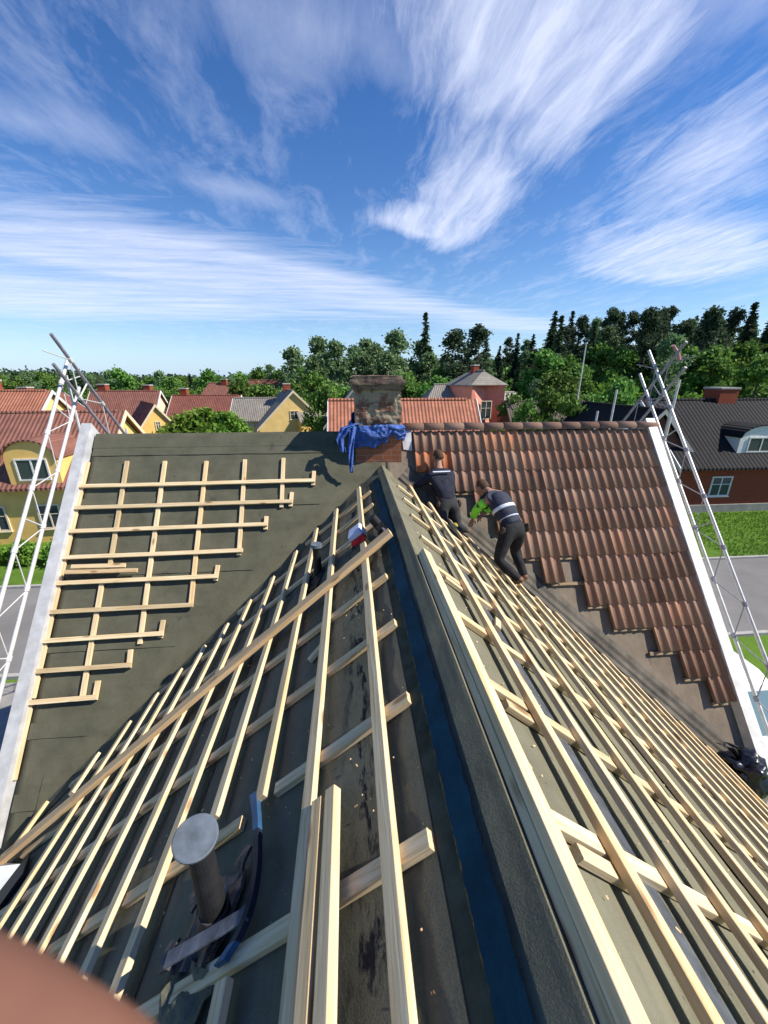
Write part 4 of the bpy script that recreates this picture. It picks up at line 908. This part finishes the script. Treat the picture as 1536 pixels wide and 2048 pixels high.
# ------------------------------------------------------------------ neighbouring houses
def house(loc, w, d, eave, ridge, wall, roof, label, rz=0, over=.45, chim=(), wins=(), trim=M_white, barge_w=True, hip=0, dormers=(), parent_group=None, side_wins=()):
    """ridge along local x; near long wall at y=-d/2. heights are above loc.z"""
    H = empty('house', loc, label, 'house', None, rz); I = None
    b = MB(); x0, x1, y0, y1 = -w/2, w/2, -d/2, d/2
    V = [(x0, y0, -1.5), (x1, y0, -1.5), (x1, y1, -1.5), (x0, y1, -1.5), (x0, y0, eave), (x1, y0, eave), (x1, y1, eave), (x0, y1, eave), (x0, 0, ridge-.12), (x1, 0, ridge-.12)]
    if hip: V[8] = (x0+hip, 0, ridge-.12); V[9] = (x1-hip, 0, ridge-.12)
    b.add(V, [(0, 1, 5, 4), (2, 3, 7, 6), (1, 2, 6, 9, 5), (3, 0, 4, 8, 7)]); b.obj('wall', wall, H)
    sl_ = (ridge-eave)/(d/2); th = .14; b = MB(); xo = over*.7
    rx0, rx1 = (x0-xo, x1+xo)
    for s in (-1, 1):
        ye = s*(d/2+over); ze = eave-sl_*over; hp0 = hip+xo if hip else 0
        V = [(rx0, ye, ze), (rx1, ye, ze), (rx1-hp0, 0, ridge), (rx0+hp0, 0, ridge)]; V2 = [(p[0], p[1], p[2]+th) for p in V]
        f = [(4, 5, 6, 7), (3, 2, 1, 0), (0, 1, 5, 4), (1, 2, 6, 5), (3, 0, 4, 7)]
        if s > 0: f = [q[::-1] for q in f]
        b.add(V+V2, f)
    if hip:
        for s, xe in ((-1, rx0), (1, rx1)):
            b.add([(xe, -d/2-over, eave-sl_*over+th+.003), (xe, d/2+over, eave-sl_*over+th+.003), (xe-s*(hip+xo), 0, ridge+th+.003)], [(0, 1, 2) if s > 0 else (2, 1, 0)])
    rf = b.obj('roof', roof, H)
    b = MB()
    for k in range(int(w/.4)+1): b.tube((rx0+hip+k*.4, 0, ridge+th-.02), (rx0+hip+k*.4+.38, 0, ridge+th-.03), .12, 8) if rx0+hip+k*.4+.38 < rx1-hip else None
    if b.V: b.obj('ridge_tiles', roof, rf)
    if barge_w and not hip:
        for xe, sg in ((rx0, -1), (rx1, 1)):
            b = MB()
            for s in (-1, 1):
                ye = s*(d/2+over); ze = eave-sl_*over; xa, xb_ = sorted((xe+sg*.003, xe+sg*.06))
                V = [(xa, ye, ze-.12), (xa, ye, ze+th+.05), (xa, 0, ridge+th+.05), (xa, 0, ridge-.12), (xb_, ye, ze-.12), (xb_, ye, ze+th+.05), (xb_, 0, ridge+th+.05), (xb_, 0, ridge-.12)]
                b.add(V, [(0, 1, 2, 3), (7, 6, 5, 4), (0, 4, 5, 1), (1, 5, 6, 2), (3, 2, 6, 7), (0, 3, 7, 4)])
            b.obj('barge_board', trim, H)
    for (cx_, cy_, cw, ch) in chim:
        b = MB(); zt = ridge+ch; b.box((cx_-cw/2, cy_-cw/2, ridge-1.2), (cx_+cw/2, cy_+cw/2, zt)); c = b.obj('chimney', M_brick, rf)
        b = MB(); b.box((cx_-cw/2-.06, cy_-cw/2-.06, zt+.002), (cx_+cw/2+.06, cy_+cw/2+.06, zt+.13)); b.obj('chimney_cap', M_greyp, rf)
    def window(face, a, z, ww, wh):
        mt = {'f': Matrix.Translation((a, y0, z)), 'l': Matrix.Translation((x0, a, z)) @ Matrix.Rotation(-math.pi/2, 4, 'Z'), 'r': Matrix.Translation((x1, a, z)) @ Matrix.Rotation(math.pi/2, 4, 'Z')}[face]
        b = MB(); b.box((-ww/2, -.02, 0), (ww/2, -.012, wh)); o = b.obj('window', M_glass, H); o.matrix_local = mt
        b = MB(); t = .09
        b.box((-ww/2-t, -.07, -t), (-ww/2, .0, wh+t)); b.box((ww/2, -.07, -t), (ww/2+t, .0, wh+t)); b.box((-ww/2, -.068, -t), (ww/2, .0, 0)); b.box((-ww/2, -.068, wh), (ww/2, .0, wh+t)); b.box((-.035, -.055, 0), (.035, -.022, wh)); b.box((-ww/2, -.05, wh*.6), (-.036, -.024, wh*.6+.05)); b.box((.036, -.05, wh*.6), (ww/2, -.024, wh*.6+.05))
        b.box((-ww/2-t-.04, -.12, -t-.05), (ww/2+t+.04, .0, -t-.003)); b.obj('frame', trim, o)
    for q in wins: window(*q)
    return H
g = GZ
# yellow house, far left
YH = house((-22.2, 26.2, g), 15.0, 8.6, 3.55, 6.9, M_yel, M_rRed, 'large yellow plastered house with red tiled roof and arched dormer, far left', R_(5), chim=((-2.2, .6, 1.1, 1.0),),
      wins=(('f', -2.4+.0, .9, 1.0, 1.3), ('f', 1.9, .9, 1.0, 1.3), ('f', 4.6, .9, 1.0, 1.3), ('f', 6.5, .9, .7, 1.3)), trim=M_cream)
def dormer(H, cx_, y, z0, w, h, dep_, wall, roof, arch=True):
    D_ = MB(); n = 12
    prof = [(-w/2, 0), (w/2, 0)] + [(w/2*math.cos(math.pi*k/n), h*.62+h*.38*math.sin(math.pi*k/n)) for k in range(n+1)]
    V = [(cx_+a, y, z0+b_) for a, b_ in prof]+[(cx_+a, y+dep_, z0+b_) for a, b_ in prof]; m = len(prof)
    D_.add(V, [tuple(range(m))]+[(i, m+i, m+(i+1) % m, (i+1) % m) for i in range(m)]); dm = D_.obj('dormer', wall, H)
    b = MB(); V = []
    for k in range(n+1):
        a = math.pi*k/n; V += [(cx_+(w/2+.12)*math.cos(a), y-.12, z0+h*.62+(h*.38+.1)*math.sin(a)), (cx_+(w/2+.12)*math.cos(a), y+dep_, z0+h*.62+(h*.38+.1)*math.sin(a)),
                               (cx_+(w/2+.02)*math.cos(a), y-.12, z0+h*.62+(h*.38+.02)*math.sin(a)), (cx_+(w/2+.02)*math.cos(a), y+dep_, z0+h*.62+(h*.38+.02)*math.sin(a))]
    F_ = []
    for k in range(n): i = k*4; F_ += [(i, i+4, i+5, i+1), (i+2, i+3, i+7, i+6), (i, i+2, i+6, i+4)]
    b.add(V, F_); b.obj('dormer_roof', roof, dm)
    b = MB(); ww = w*.56; wh = h*.42; zz = z0+h*.18; b.box((cx_-ww/2, y-.02, zz), (cx_+ww/2, y-.012, zz+wh)); b.obj('window', M_glass, dm)
    b = MB(); t = .08; b.box((cx_-ww/2-t, y-.06, zz-t), (cx_-ww/2, y-.003, zz+wh+t)); b.box((cx_+ww/2, y-.06, zz-t), (cx_+ww/2+t, y-.003, zz+wh+t)); b.box((cx_-ww/2, y-.058, zz-t), (cx_+ww/2, y-.003, zz)); b.box((cx_-ww/2, y-.058, zz+wh), (cx_+ww/2, y-.003, zz+wh+t)); b.box((cx_-.04, y-.05, zz), (cx_+.04, y-.022, zz+wh)); b.obj('window_frame', M_white, dm)
dormer(YH, 4.55, -4.5, 3.35, 2.5, 2.5, 3.0, M_yel, M_rRed)
house((-32.3, 37, g), 13, 9, 4.0, 7.9, M_ochre, M_rOr, 'house with bright orange-red roof just behind the large yellow house', 0, chim=((1.5, .5, 1.2, .9),), wins=(('f', 3, 1.2, 1, 1.2), ('f', -3, 1.2, 1, 1.2)))
house((-36, 49, g), 10, 8, 3.6, 7.2, M_greyp, M_rDk, 'grey walled house with dark red roof at the left edge behind the orange roof', R_(90), chim=((0, .5, 1.0, .8),), wins=(('r', 0, 4.0, .9, 1.1),))
house((-22.4, 46.5, g), 8.0, 5.2, 2.9, 6.35, M_yel, M_rDk, 'small house with a steep yellow gable and dark red roof', R_(90+34), over=.3, wins=(('l', 0, 3.9, .35, .8),), trim=M_cream)
house((-30.5, 58, g), 8.5, 7.0, 3.5, 7.3, M_cream, M_rRed, 'long house with red roof and brick chimney behind the yellow gable', 0, chim=((-3.0, .4, 1.0, .9), (2.8, .4, .9, .8)), wins=(('f', 0, 1, 1, 1.2),))
house((-20.5, 60, g), 9, 7.5, 3.4, 6.6, M_cream, M_rDk, 'low cream house with brownish red roof right of the steep yellow gable', 0, chim=((-3.2, .3, .9, 1.0),), wins=(('f', -2, 1, 1, 1.2), ('f', 2, 1, 1, 1.2)))
house((-23.5, 79, g), 10, 8, 4.2, 8.1, M_greyp, M_rRed, 'grey house with red hipped roof and white band beyond the shrubs', 0, hip=2.2, wins=(('f', -3.2, 2.0, 1, 1.4), ('f', 0, 2.0, 1, 1.2), ('f', 3, 2.0, 1, 1.2)), barge_w=False, chim=((0, 0, 1.0, .7),))
house((-8.1, 54, g), 9, 8.6, 3.3, 7.5, M_ochre, M_rGry, 'ochre house with grey tiled gable and small square window', R_(90+16), over=.3, wins=(('l', .0, 4.3, .9, .9), ('l', -2.2, 1.0, 1, 1.2)), trim=M_cream, chim=((1, 0, .9, .8),))
house((-4.7, 51.0, g), 4.2, 4.4, 4.0, 5.3, M_yel, M_rGry, 'flat yellow extension joined to the right of the ochre house', R_(20), over=.2, barge_w=False, wins=(('f', 0, 2, .8, 1),))
house((-12.8, 56, g), 5.5, 6, 3.9, 6.4, M_cream, M_rGry, 'cream wing with grey roof on the left of the ochre house', 0, over=.3, wins=(('f', -1, 2.4, .8, 1.0), ('f', 1.2, 2.4, .8, 1)))
house((-13.5, 76, g), 9, 7.5, 4.4, 8.6, M_rOr, M_rDk, 'red house with dark red roof behind the ochre gable', 0, chim=((2.4, 0, 1.0, .9),), wins=(('f', 0, 2, 1, 1.2),))
house((3.7, 27.5, g), 9.6, 7.4, 3.6, 7.5, M_cream, M_rOr, 'house with bright orange tiled roof and white barge boards behind the chimney', 0, over=.5, wins=(('f', -2, 1, 1, 1.2), ('f', 2, 1, 1, 1.2)))
house((.9, 45, g), 8, 6.8, 4.4, 8.5, M_greyp, M_rGry, 'grey gabled house showing left of the brick chimney', R_(90), over=.3, trim=M_greyp, wins=(('l', 0, 5, .8, .9),))
PKH = house((15.2, 48, g), 6.0, 4.4, 8.35, 9.75, M_pink, M_rGry, 'tall pink house with pale grey hipped roof below the dark conifers', R_(90+14), over=.3, barge_w=False, hip=1.5, chim=((.2, .1, .7, .7),), wins=(('l', .2, 4.6, 1.3, 1.9),), trim=M_cream)
house((11.5, 50, g), 5.2, 5.5, 6.0, 8.2, M_pink, M_rGry, 'lower left wing of the pink house with pale roof', 0, over=.3, hip=1.8, barge_w=False, wins=(('f', -1, 3.6, .9, 1.2),))
house((19.4, 51, g), 4.2, 5, 4.8, 7.2, M_cream, M_greyp, 'cream annex with a pale roof at the right of the pink house', 0, over=.2, barge_w=False, wins=(('f', .3, 2.6, .8, 1.2),))
house((21.9, 43, g), 8.5, 6.0, 4.2, 6.5, M_brickD, M_rMoss, 'low barn with mossy brown roof in front of the trees', R_(-6), over=.5, barge_w=False, wins=(('f', 2, 1.5, 1, 1),))
# brick house on the right
BH_ = house((33.6, 28.6, g), 22.5, 9.2, 3.55, 7.35, M_brick, M_rBlk, 'red brick house with black roof and white arched dormer, right', 0, over=.5, chim=((-4.8, .4, 1.5, .9),), wins=(('f', -7.9, 1.25, 1.35, 1.25), ('f', -3.0, 1.25, 1.35, 1.25), ('f', 2.0, 1.25, 1.35, 1.25)), barge_w=True, trim=M_white)
dormer(BH_, -5.2, -4.1, 3.85, 3.3, 2.1, 3.5, M_white, M_rBlk)
house((20.9, 29.5, g), 9, 6.4, 3.6, 6.9, M_brickD, M_rBlk, 'dark brick gabled house with slate-blue roof behind the right girders', R_(90), over=.45, wins=(('l', 0, 1.3, 1.0, 1.2),), trim=M_greyp)
b = MB(); b.box((22.2, 23.85, GZ-.2), (44.9, 23.97, GZ+.55)); b.obj('plinth', simple('plinth', (.26, .25, .23), .9, .2, 2), BH_, mw=Matrix())
# white van
VN = empty('parked_van', (8.75, 8.3, g), 'white van parked beside the right gable, windscreen towards us', 'van')
prof = [(2.9, .35), (2.9, 1.15), (2.55, 1.35), (1.95, 2.28), (1.6, 2.42), (-2.4, 2.45), (-2.55, 2.3), (-2.6, .4)]
def vbody(prof, hw, inset):
    b = MB(); m = len(prof); V = []
    for s, k in ((-1, 1.0), (1, 1.0)):
        for (a, z) in prof: V.append((s*(hw-(inset*(z-1.15)/1.3 if z > 1.15 else 0)), -a, z))
    b.add(V, [tuple(range(m-1, -1, -1)), tuple(range(m, 2*m))]+[(i, (i+1) % m, m+(i+1) % m, m+i) for i in range(m)]); return b
o = vbody(prof, 1.0, .12).obj('body', M_van, VN); bv = o.modifiers.new('b', 'BEVEL'); bv.width = .06; bv.segments = 3
b = MB(); b.add([(-.82, -2.52, 1.42), (.82, -2.52, 1.42), (.76, -2.03, 2.20), (-.76, -2.03, 2.20), (-.82, -2.49, 1.40), (.82, -2.49, 1.40), (.76, -2.0, 2.18), (-.76, -2.0, 2.18)], [(0, 1, 2, 3), (7, 6, 5, 4), (0, 4, 5, 1), (1, 5, 6, 2), (2, 6, 7, 3), (3, 7, 4, 0)])
b.obj('windscreen', M_vglass, VN)
for s in (-1, 1):
    b = MB(); xx = s*1.0; b.add([(xx*.999+s*.004, -2.3, 1.35), (xx*.999+s*.004, -1.2, 1.35), (xx*.915+s*.004, -1.2, 2.15), (xx*.915+s*.004, -1.9, 2.15)], [(0, 1, 2, 3)]); b.obj('side_window', M_vglass, VN)
    for yy in (-1.95, 1.7):
        b = MB(); b.tube((s*.80, yy, .34), (s*1.01, yy, .34), .34, 20); w_ = b.obj('wheel', M_black, VN); b = MB(); b.tube((s*1.0, yy, .34), (s*1.02, yy, .34), .2, 16); b.obj('rim', M_alu, w_)
    b = MB(); b.box((s*.68-.14, -2.94, .72), (s*.68+.14, -2.86, .92)); b.obj('headlight', M_refl, VN)
    b = MB(); b.box((s*1.12-.10, -2.35, 1.30), (s*1.12+.10, -2.25, 1.55)); b.obj('mirror', M_black, VN)
b = MB(); b.box((-.9, -2.96, .38), (.9, -2.88, .62)); b.obj('bumper', M_aluD, VN)
# flag pole
b = MB(); hgt = 3.7-float(HT(26.7, 45)); b.tube((0, 0, 0), (0, 0, hgt), .10, 8, .055); b.tube((0, 0, hgt), (0, 0, hgt+.15), .13, 8)
tag(b.obj('flagpole', M_white, None, loc=(26.7, 45, float(HT(26.7, 45)))), 'tall pale flagpole in front of the forest', 'flagpole')
# ------------------------------------------------------------------ trees
def quads(C, S, D, U):
    """leaf quads: centres C, half sizes S(n,2), directions D,U"""
    a = C - D*S[:, :1] - U*S[:, 1:]; b_ = C + D*S[:, :1] - U*S[:, 1:]*.6; c = C + D*S[:, :1]*.8 + U*S[:, 1:]; d = C - D*S[:, :1]*.8 + U*S[:, 1:]*.8
    V = np.stack([a, b_, c, d], 1).reshape(-1, 3); return V
def rdir(n):
    v_ = rng.normal(size=(n, 3)); return v_/np.linalg.norm(v_, axis=1, keepdims=True)
def mesh_quads(name, V, mat):
    n = len(V)//4; me = bpy.data.meshes.new(name); me.vertices.add(4*n); me.vertices.foreach_set('co', V.astype(np.float32).ravel())
    me.loops.add(4*n); me.loops.foreach_set('vertex_index', np.arange(4*n, dtype=np.int32)); me.polygons.add(n); me.polygons.foreach_set('loop_start', np.arange(0, 4*n, 4, dtype=np.int32)); me.polygons.foreach_set('loop_total', np.full(n, 4, np.int32))
    me.update(calc_edges=True); me.materials.append(mat); return me
def crown_clumps(cents, rad, per, leaf):
    C = []
    for c, r in zip(cents, rad):
        d = rdir(per); rr = r*np.abs(rng.normal(.72, .34, (per, 1))); C.append(np.array(c)+d*rr*np.array([1, 1, .8]))
    C = np.concatenate(C); n = len(C); D = rdir(n); U = np.cross(D, rdir(n)); U /= np.linalg.norm(U, axis=1, keepdims=True)+1e-6
    return quads(C, rng.uniform(.6, 1.2, (n, 2))*leaf, D, U)
def decid(h, w, nc, per, leaf, base_f=.25, narrow=1.0):
    cents = []; rad = []
    for i in range(nc):
        t = rng.uniform(0, 1); z = h*(base_f+(1-base_f)*t*.93); env = math.sin(math.pi*min(1, .12+.86*t))**.7*narrow
        a = rng.uniform(0, 6.28); r = w*env*rng.uniform(.25, .95); cents.append((r*math.cos(a), r*math.sin(a), z)); rad.append(w*rng.uniform(.22, .42))
    cents.append((0, 0, h*.95)); rad.append(w*.25)
    return crown_clumps(cents, rad, per, leaf)
def conifer(h, w, leaf=.26, levels=34, thin=1.0, base_f=.12):
    C = []; D = []; S = []
    for i in range(levels):
        t = i/levels; z = h*(base_f+(1-base_f)*t); R0 = w*(1-t)**.85*rng.uniform(.7, 1.1)+.12; nb = int(6+9*(1-t))
        for k in range(nb):
            a = rng.uniform(0, 6.28); L_ = R0*rng.uniform(.55, 1.1); m = max(2, int(L_/.30*thin))
            for j in range(m):
                f = (j+.6)/m; r = L_*f; zz = z-.28*r+.10*r*f+rng.uniform(-.15, .15); C.append((r*math.cos(a)+rng.uniform(-.12, .12), r*math.sin(a)+rng.uniform(-.12, .12), zz)); D.append((math.cos(a), math.sin(a), -.25+rng.uniform(-.3, .3))); S.append((leaf*1.5, leaf*rng.uniform(.6, 1.2)*(1.1-.5*f)))
    C = np.array(C); D = np.array(D); D /= np.linalg.norm(D, axis=1, keepdims=True); U = np.cross(D, rdir(len(D))); U /= np.linalg.norm(U, axis=1, keepdims=True)+1e-6
    return quads(C, np.array(S), D, U)
def pine(h, w, n=34, per=130):
    cents = []; rad = []
    for i in range(n):
        t = rng.uniform(0, 1); z = h*(.36+.60*t); a = rng.uniform(0, 6.28); r = w*(1-.75*t)*rng.uniform(.1, 1); cents.append((r*math.cos(a), r*math.sin(a), z)); rad.append(w*rng.uniform(.20, .36))
    return crown_clumps(cents, rad, per, .17)
def trunk_mesh(h, r, mat, limbs=7, lo=.35, name='trunk'):
    b = MB(); n = 6; px_, py_ = 0, 0; prev = Vector((0, 0, -.4))
    for i in range(n):
        t = (i+1)/n; p = Vector((.15*math.sin(i*1.7), .15*math.cos(i*2.1)-.15, h*t*.93)); b.tube(prev, p, r*(1-i/n)+.02, 7, r*(1-(i+1)/n)+.02, cap=False); prev = p
    for k in range(limbs):
        z = h*(lo+(.9-lo)*k/limbs); a = k*2.4; L_ = h*.16*(1.1-k/limbs); b.tube((0, 0, z), (L_*math.cos(a), L_*math.sin(a), z+L_*.5), r*.28, 5, r*.08)
    me = bpy.data.meshes.new(name); me.from_pydata([tuple(p) for p in b.V], [], b.F); me.update(); me.materials.append(mat); return me
KINDS = {}
for k in range(2): KINDS['broad', k] = (mesh_quads('crown', decid(9, 3.4, 26, 130, .20), M_lfD), trunk_mesh(8.3, .22, M_bark))
for k in range(2): KINDS['birch', k] = (mesh_quads('crown', decid(14, 3.0, 46, 105, .19, .12, .95), M_lfBi), trunk_mesh(13.4, .16, M_birchbark, 9))
for k in range(3): KINDS['conifer', k] = (mesh_quads('crown', conifer(16, 3.2+.5*k), M_lfC), trunk_mesh(15.6, .2, M_bark, 0))
for k in range(2): KINDS['pine', k] = (mesh_quads('crown', pine(16, 3.0), M_lfP), trunk_mesh(15, .22, simple('pine_bark', (.22, .12, .07), .9, .4, 3), 9, .5))
for k in range(2): KINDS['bush', k] = (mesh_quads('crown', decid(3.2, 2.1, 20, 130, .13, .12), M_lfB), trunk_mesh(2.2, .08, M_bark, 4, .2))
KINDS['bright', 0] = (mesh_quads('crown', decid(6.5, 3.2, 26, 140, .19, .15), M_lfB), trunk_mesh(6, .16, M_bark)); KINDS['bright', 1] = KINDS['bright', 0]
NAMES = dict(broad='broadleaf_tree', birch='birch_tree', conifer='spruce_tree', pine='pine_tree', bush='shrub', bright='broadleaf_tree')
def tree(kind, x, y, s, label, group=None, zoff=0, sx=None):
    c, t = KINDS[kind, random.randrange(2 if kind != 'conifer' else 3)]; r = empty(NAMES[kind], (x, y, float(HT(x, y))+zoff), label, 'shrub' if kind == 'bush' else 'tree', group, random.uniform(0, 6.28))
    for nm, me in (('crown', c), ('trunk', t)):
        o = bpy.data.objects.new(nm, me); COL.objects.link(o); o.parent = r; o.scale = ((sx or s), (sx or s), s)
    return r
def txy(px_, y):                                   # ground point seen under image column px_ at distance y
    p = hit(px_, 757, (0, 1, 0), y); return p.x
# forest on the rising ground, right
GR = 'trees of the forest on the right'
for (y, n, pa, pb) in ((58, 13, 1085, 1580), (65, 14, 1085, 1580), (74, 17, 1000, 1600), (84, 18, 960, 1620), (94, 19, 900, 1640), (106, 19, 880, 1640)):
    for i in range(n):
        p = pa+(pb-pa)*(i+random.uniform(-.35, .35))/(n-1); yy = y+random.uniform(-4, 4); x = txy(p, yy)
        kd = random.choice(['conifer', 'conifer', 'pine', 'conifer', 'pine', 'birch'] if y > 70 else ['bright', 'broad', 'broad', 'bright', 'birch'] if y < 60 else ['broad', 'conifer', 'pine', 'broad'])
        hs = random.uniform(.72, 1.0)*(1.0 if p > 1080 else .78)
        if kd in ('broad', 'bright'): hs *= 1.25
        lab = {'conifer': 'dark spruce tree standing in the forest on the hill at right', 'pine': 'open-crowned pine tree standing in the forest on the hill at right', 'birch': 'pale birch tree standing in the forest on the hill at right', 'broad': 'dark broadleaf tree at the near edge of the hillside forest', 'bright': 'fresh green broadleaf tree at the foot of the hillside forest'}[kd]
        tree(kd, x, yy, hs*(.95 if y < 100 else 1.0), lab, {'conifer': 'spruces in the right hillside forest', 'pine': 'pines in the right hillside forest', 'birch': 'birches in the right hillside forest', 'broad': 'broadleaf trees at the forest edge', 'bright': 'fresh green trees at the forest foot'}[kd])
# a few that stand out
for kd, p, yy, s, sx, lab in (('pine', 905, 70, 1.02, 1.25, 'broad dark pine rising just right of the chimney'), ('pine', 950, 72, 1.04, 1.25, 'dark wide pine standing right of the broad pine near the pink house'), ('pine', 1278, 62, 1.02, 1.0, 'tallest pine on the skyline left of the girder tips'),
                          ('conifer', 848, 84, 1.28, 1.0, 'slender pointed spruce above the birches behind the chimney'), ('conifer', 1108, 72, 1.0, .9, 'narrow spruce with spire top left of the flagpole'),
                          ('pine', 1395, 66, .98, 1.1, 'tall feathery pine right of the girder tips'), ('conifer', 1470, 70, .98, 1.0, 'tall spruce near the right edge of the skyline'),
                          ('bright', 1135, 44, .80, .70, 'rounded bright green tree left of the flagpole'), ('bright', 1235, 47, 1.18, 1.2, 'bright green tree behind the left tips of the right girders'), ('bright', 1385, 46, .95, .9, 'round yellow-green tree above the black roof'),
                          ('broad', 1520, 50, 1.1, 1.3, 'dark broad tree behind the brick house chimney'), ('broad', 1050, 56, .55, .8, 'small dark tree behind the mossy barn roof'), ('broad', 1190, 50, .7, .8, 'dark green tree right of the flagpole foot')):
    tree(kd, txy(p, yy), yy, s, lab, sx=sx)
# line of birches behind the chimney
for i, p in enumerate(np.linspace(588, 880, 15)):
    yy = 78+random.uniform(-8, 10); tree(random.choice(['birch', 'birch', 'broad']) if i % 3 else 'birch', txy(p, yy), yy, random.uniform(.85, 1.12), 'loose green tree in the row behind the chimney', 'row of trees behind the chimney')
for p, s in ((640, 1.18), (790, 1.25), (735, 1.15)):
    tree('birch', txy(p, 80), 80, s, {640: 'tall birch left of the chimney with a full crown', 790: 'tall birch rising directly right of the chimney', 735: 'tall birch rising over the chimney top'}[p])
for i, p in enumerate(np.linspace(480, 1000, 22)):
    yy = 66+random.uniform(-5, 5); tree('broad', txy(p, yy), yy, random.uniform(.75, 1.05), 'low leafy tree below the birches in the middle distance', 'low leafy trees between the houses and the birches')
# left tree line
for i, p in enumerate(np.linspace(-60, 600, 34)):
    yy = 118+random.uniform(-16, 22); kd = random.choice(['broad', 'birch', 'broad', 'conifer']); s = {'broad': 1.15, 'birch': .78, 'conifer': .68}[kd]*random.uniform(.8, 1.06)*(1.0 if p < 480 else 1.12)
    tree(kd, txy(p, yy), yy, s, 'distant tree in the line beyond the red roofs, left', 'distant line of trees on the left')
for i, p in enumerate(np.linspace(-30, 600, 26)):
    yy = 90+random.uniform(-10, 10); tree('broad', txy(p, yy), yy, random.uniform(.55, .8), 'garden tree between the red roofed houses', 'garden trees among the houses on the left')
for (p, yy, s, lab) in ((350, 41, 1.15, 'big leafy shrub left of the ochre house, leftmost of its row'), (395, 42, 1.3, 'big leafy shrub in the middle of the row before the grey house'), (440, 42, 1.2, 'big leafy shrub at the right of the row before the grey house'), (320, 45, 1.0, 'shrub beside the steep yellow gable')):
    tree('bush', txy(p, yy), yy, s*1.15, lab, zoff=1.0)
for (p, yy, s_, lab) in ((1030, 44, .80, 'dark leafy tree at the left end of the mossy barn roof'), (1062, 38, .74, 'leafy tree growing in front of the mossy barn roof'), (1105, 38, .86, 'green leafy tree at the right end of the mossy barn'), (1150, 34, .80, 'low leafy tree just over the tiled ridge, left of the flagpole'), (1200, 38, .82, 'low leafy tree just over the tiled ridge, right of the flagpole'), (1245, 38, .95, 'leafy tree at the left end of the black roofs'), (648, 46, .9, 'leafy tree between the ochre house and the orange roof')):
    tree('broad', txy(p, yy), yy, s_, lab, sx=s_*.75)
for (p, yy) in ((640, 44), (655, 47), (1000, 38), (1075, 36), (1110, 38), (1150, 37), (1190, 36), (1225, 35)):
    tree('bush', txy(p, yy), yy, random.uniform(.9, 1.3), 'leafy garden shrub behind the main roof ridge', 'garden shrubs behind the roof ridge')
for i, x in enumerate(np.linspace(-21.5, -13.6, 6)):
    tree('bush', x, 19.4, .38, 'low hedge shrub in front of the yellow house', 'hedge shrubs before the yellow house')
# grass blades on the two lawns that are seen close
def tuft(name, x0, x1, y0, y1, n):
    C = np.stack([rng.uniform(x0, x1, n), rng.uniform(y0, y1, n), np.full(n, GZ+.05)], 1); D = rdir(n); D[:, 2] *= .2; U = np.tile([0, 0, 1.], (n, 1))+.4*rdir(n)
    me = mesh_quads(name, quads(C, np.tile([[.03, .07]], (n, 1)), D, U), M_lfB); o = bpy.data.objects.new(name, me); COL.objects.link(o); tag(o, 'tufts of mown grass on the lawn', 'grass', kind='stuff')
tuft('grass', 20, 36, 17, 23.6, 9000)
# far-off woods that read as one mass
C = []; 
for i in range(2600):
    a = rng.uniform(-1.0, .75); r = rng.uniform(330, 900); x, y = r*math.sin(a), r*math.cos(a); C.append((x, y, float(HT(x, y))+rng.uniform(0, 9)))
C = np.array(C); C = np.repeat(C, 7, 0)+rng.normal(size=(len(C)*7, 3))*[7, 7, 1.8]; n = len(C); D = rdir(n); U = np.cross(D, rdir(n)); U /= np.linalg.norm(U, axis=1, keepdims=True)+1e-6
me = mesh_quads('far_woods', quads(C, rng.uniform(1.0, 2.4, (n, 2)), D, U), M_lfC); o = bpy.data.objects.new('far_woods', me); COL.objects.link(o); tag(o, 'far-off dark wooded hills along the horizon', 'woods', kind='stuff')

# undergrowth below the hillside forest
n = 26000; p_ = rng.uniform(.02, .92, n); yy = rng.uniform(53, 125, n); xx = yy*np.tan(p_); C = np.stack([xx, yy, HT(xx, yy)+rng.uniform(0, 2.2, n)*rng.uniform(.2, 1, n)], 1)
D = rdir(n); U = np.cross(D, rdir(n)); U /= np.linalg.norm(U, axis=1, keepdims=True)+1e-6
me = mesh_quads('undergrowth', quads(C, rng.uniform(.25, .6, (n, 2)), D, U), M_lfD); o = bpy.data.objects.new('undergrowth', me); COL.objects.link(o); tag(o, 'bushy undergrowth covering the slope beneath the forest', 'undergrowth', kind='stuff')
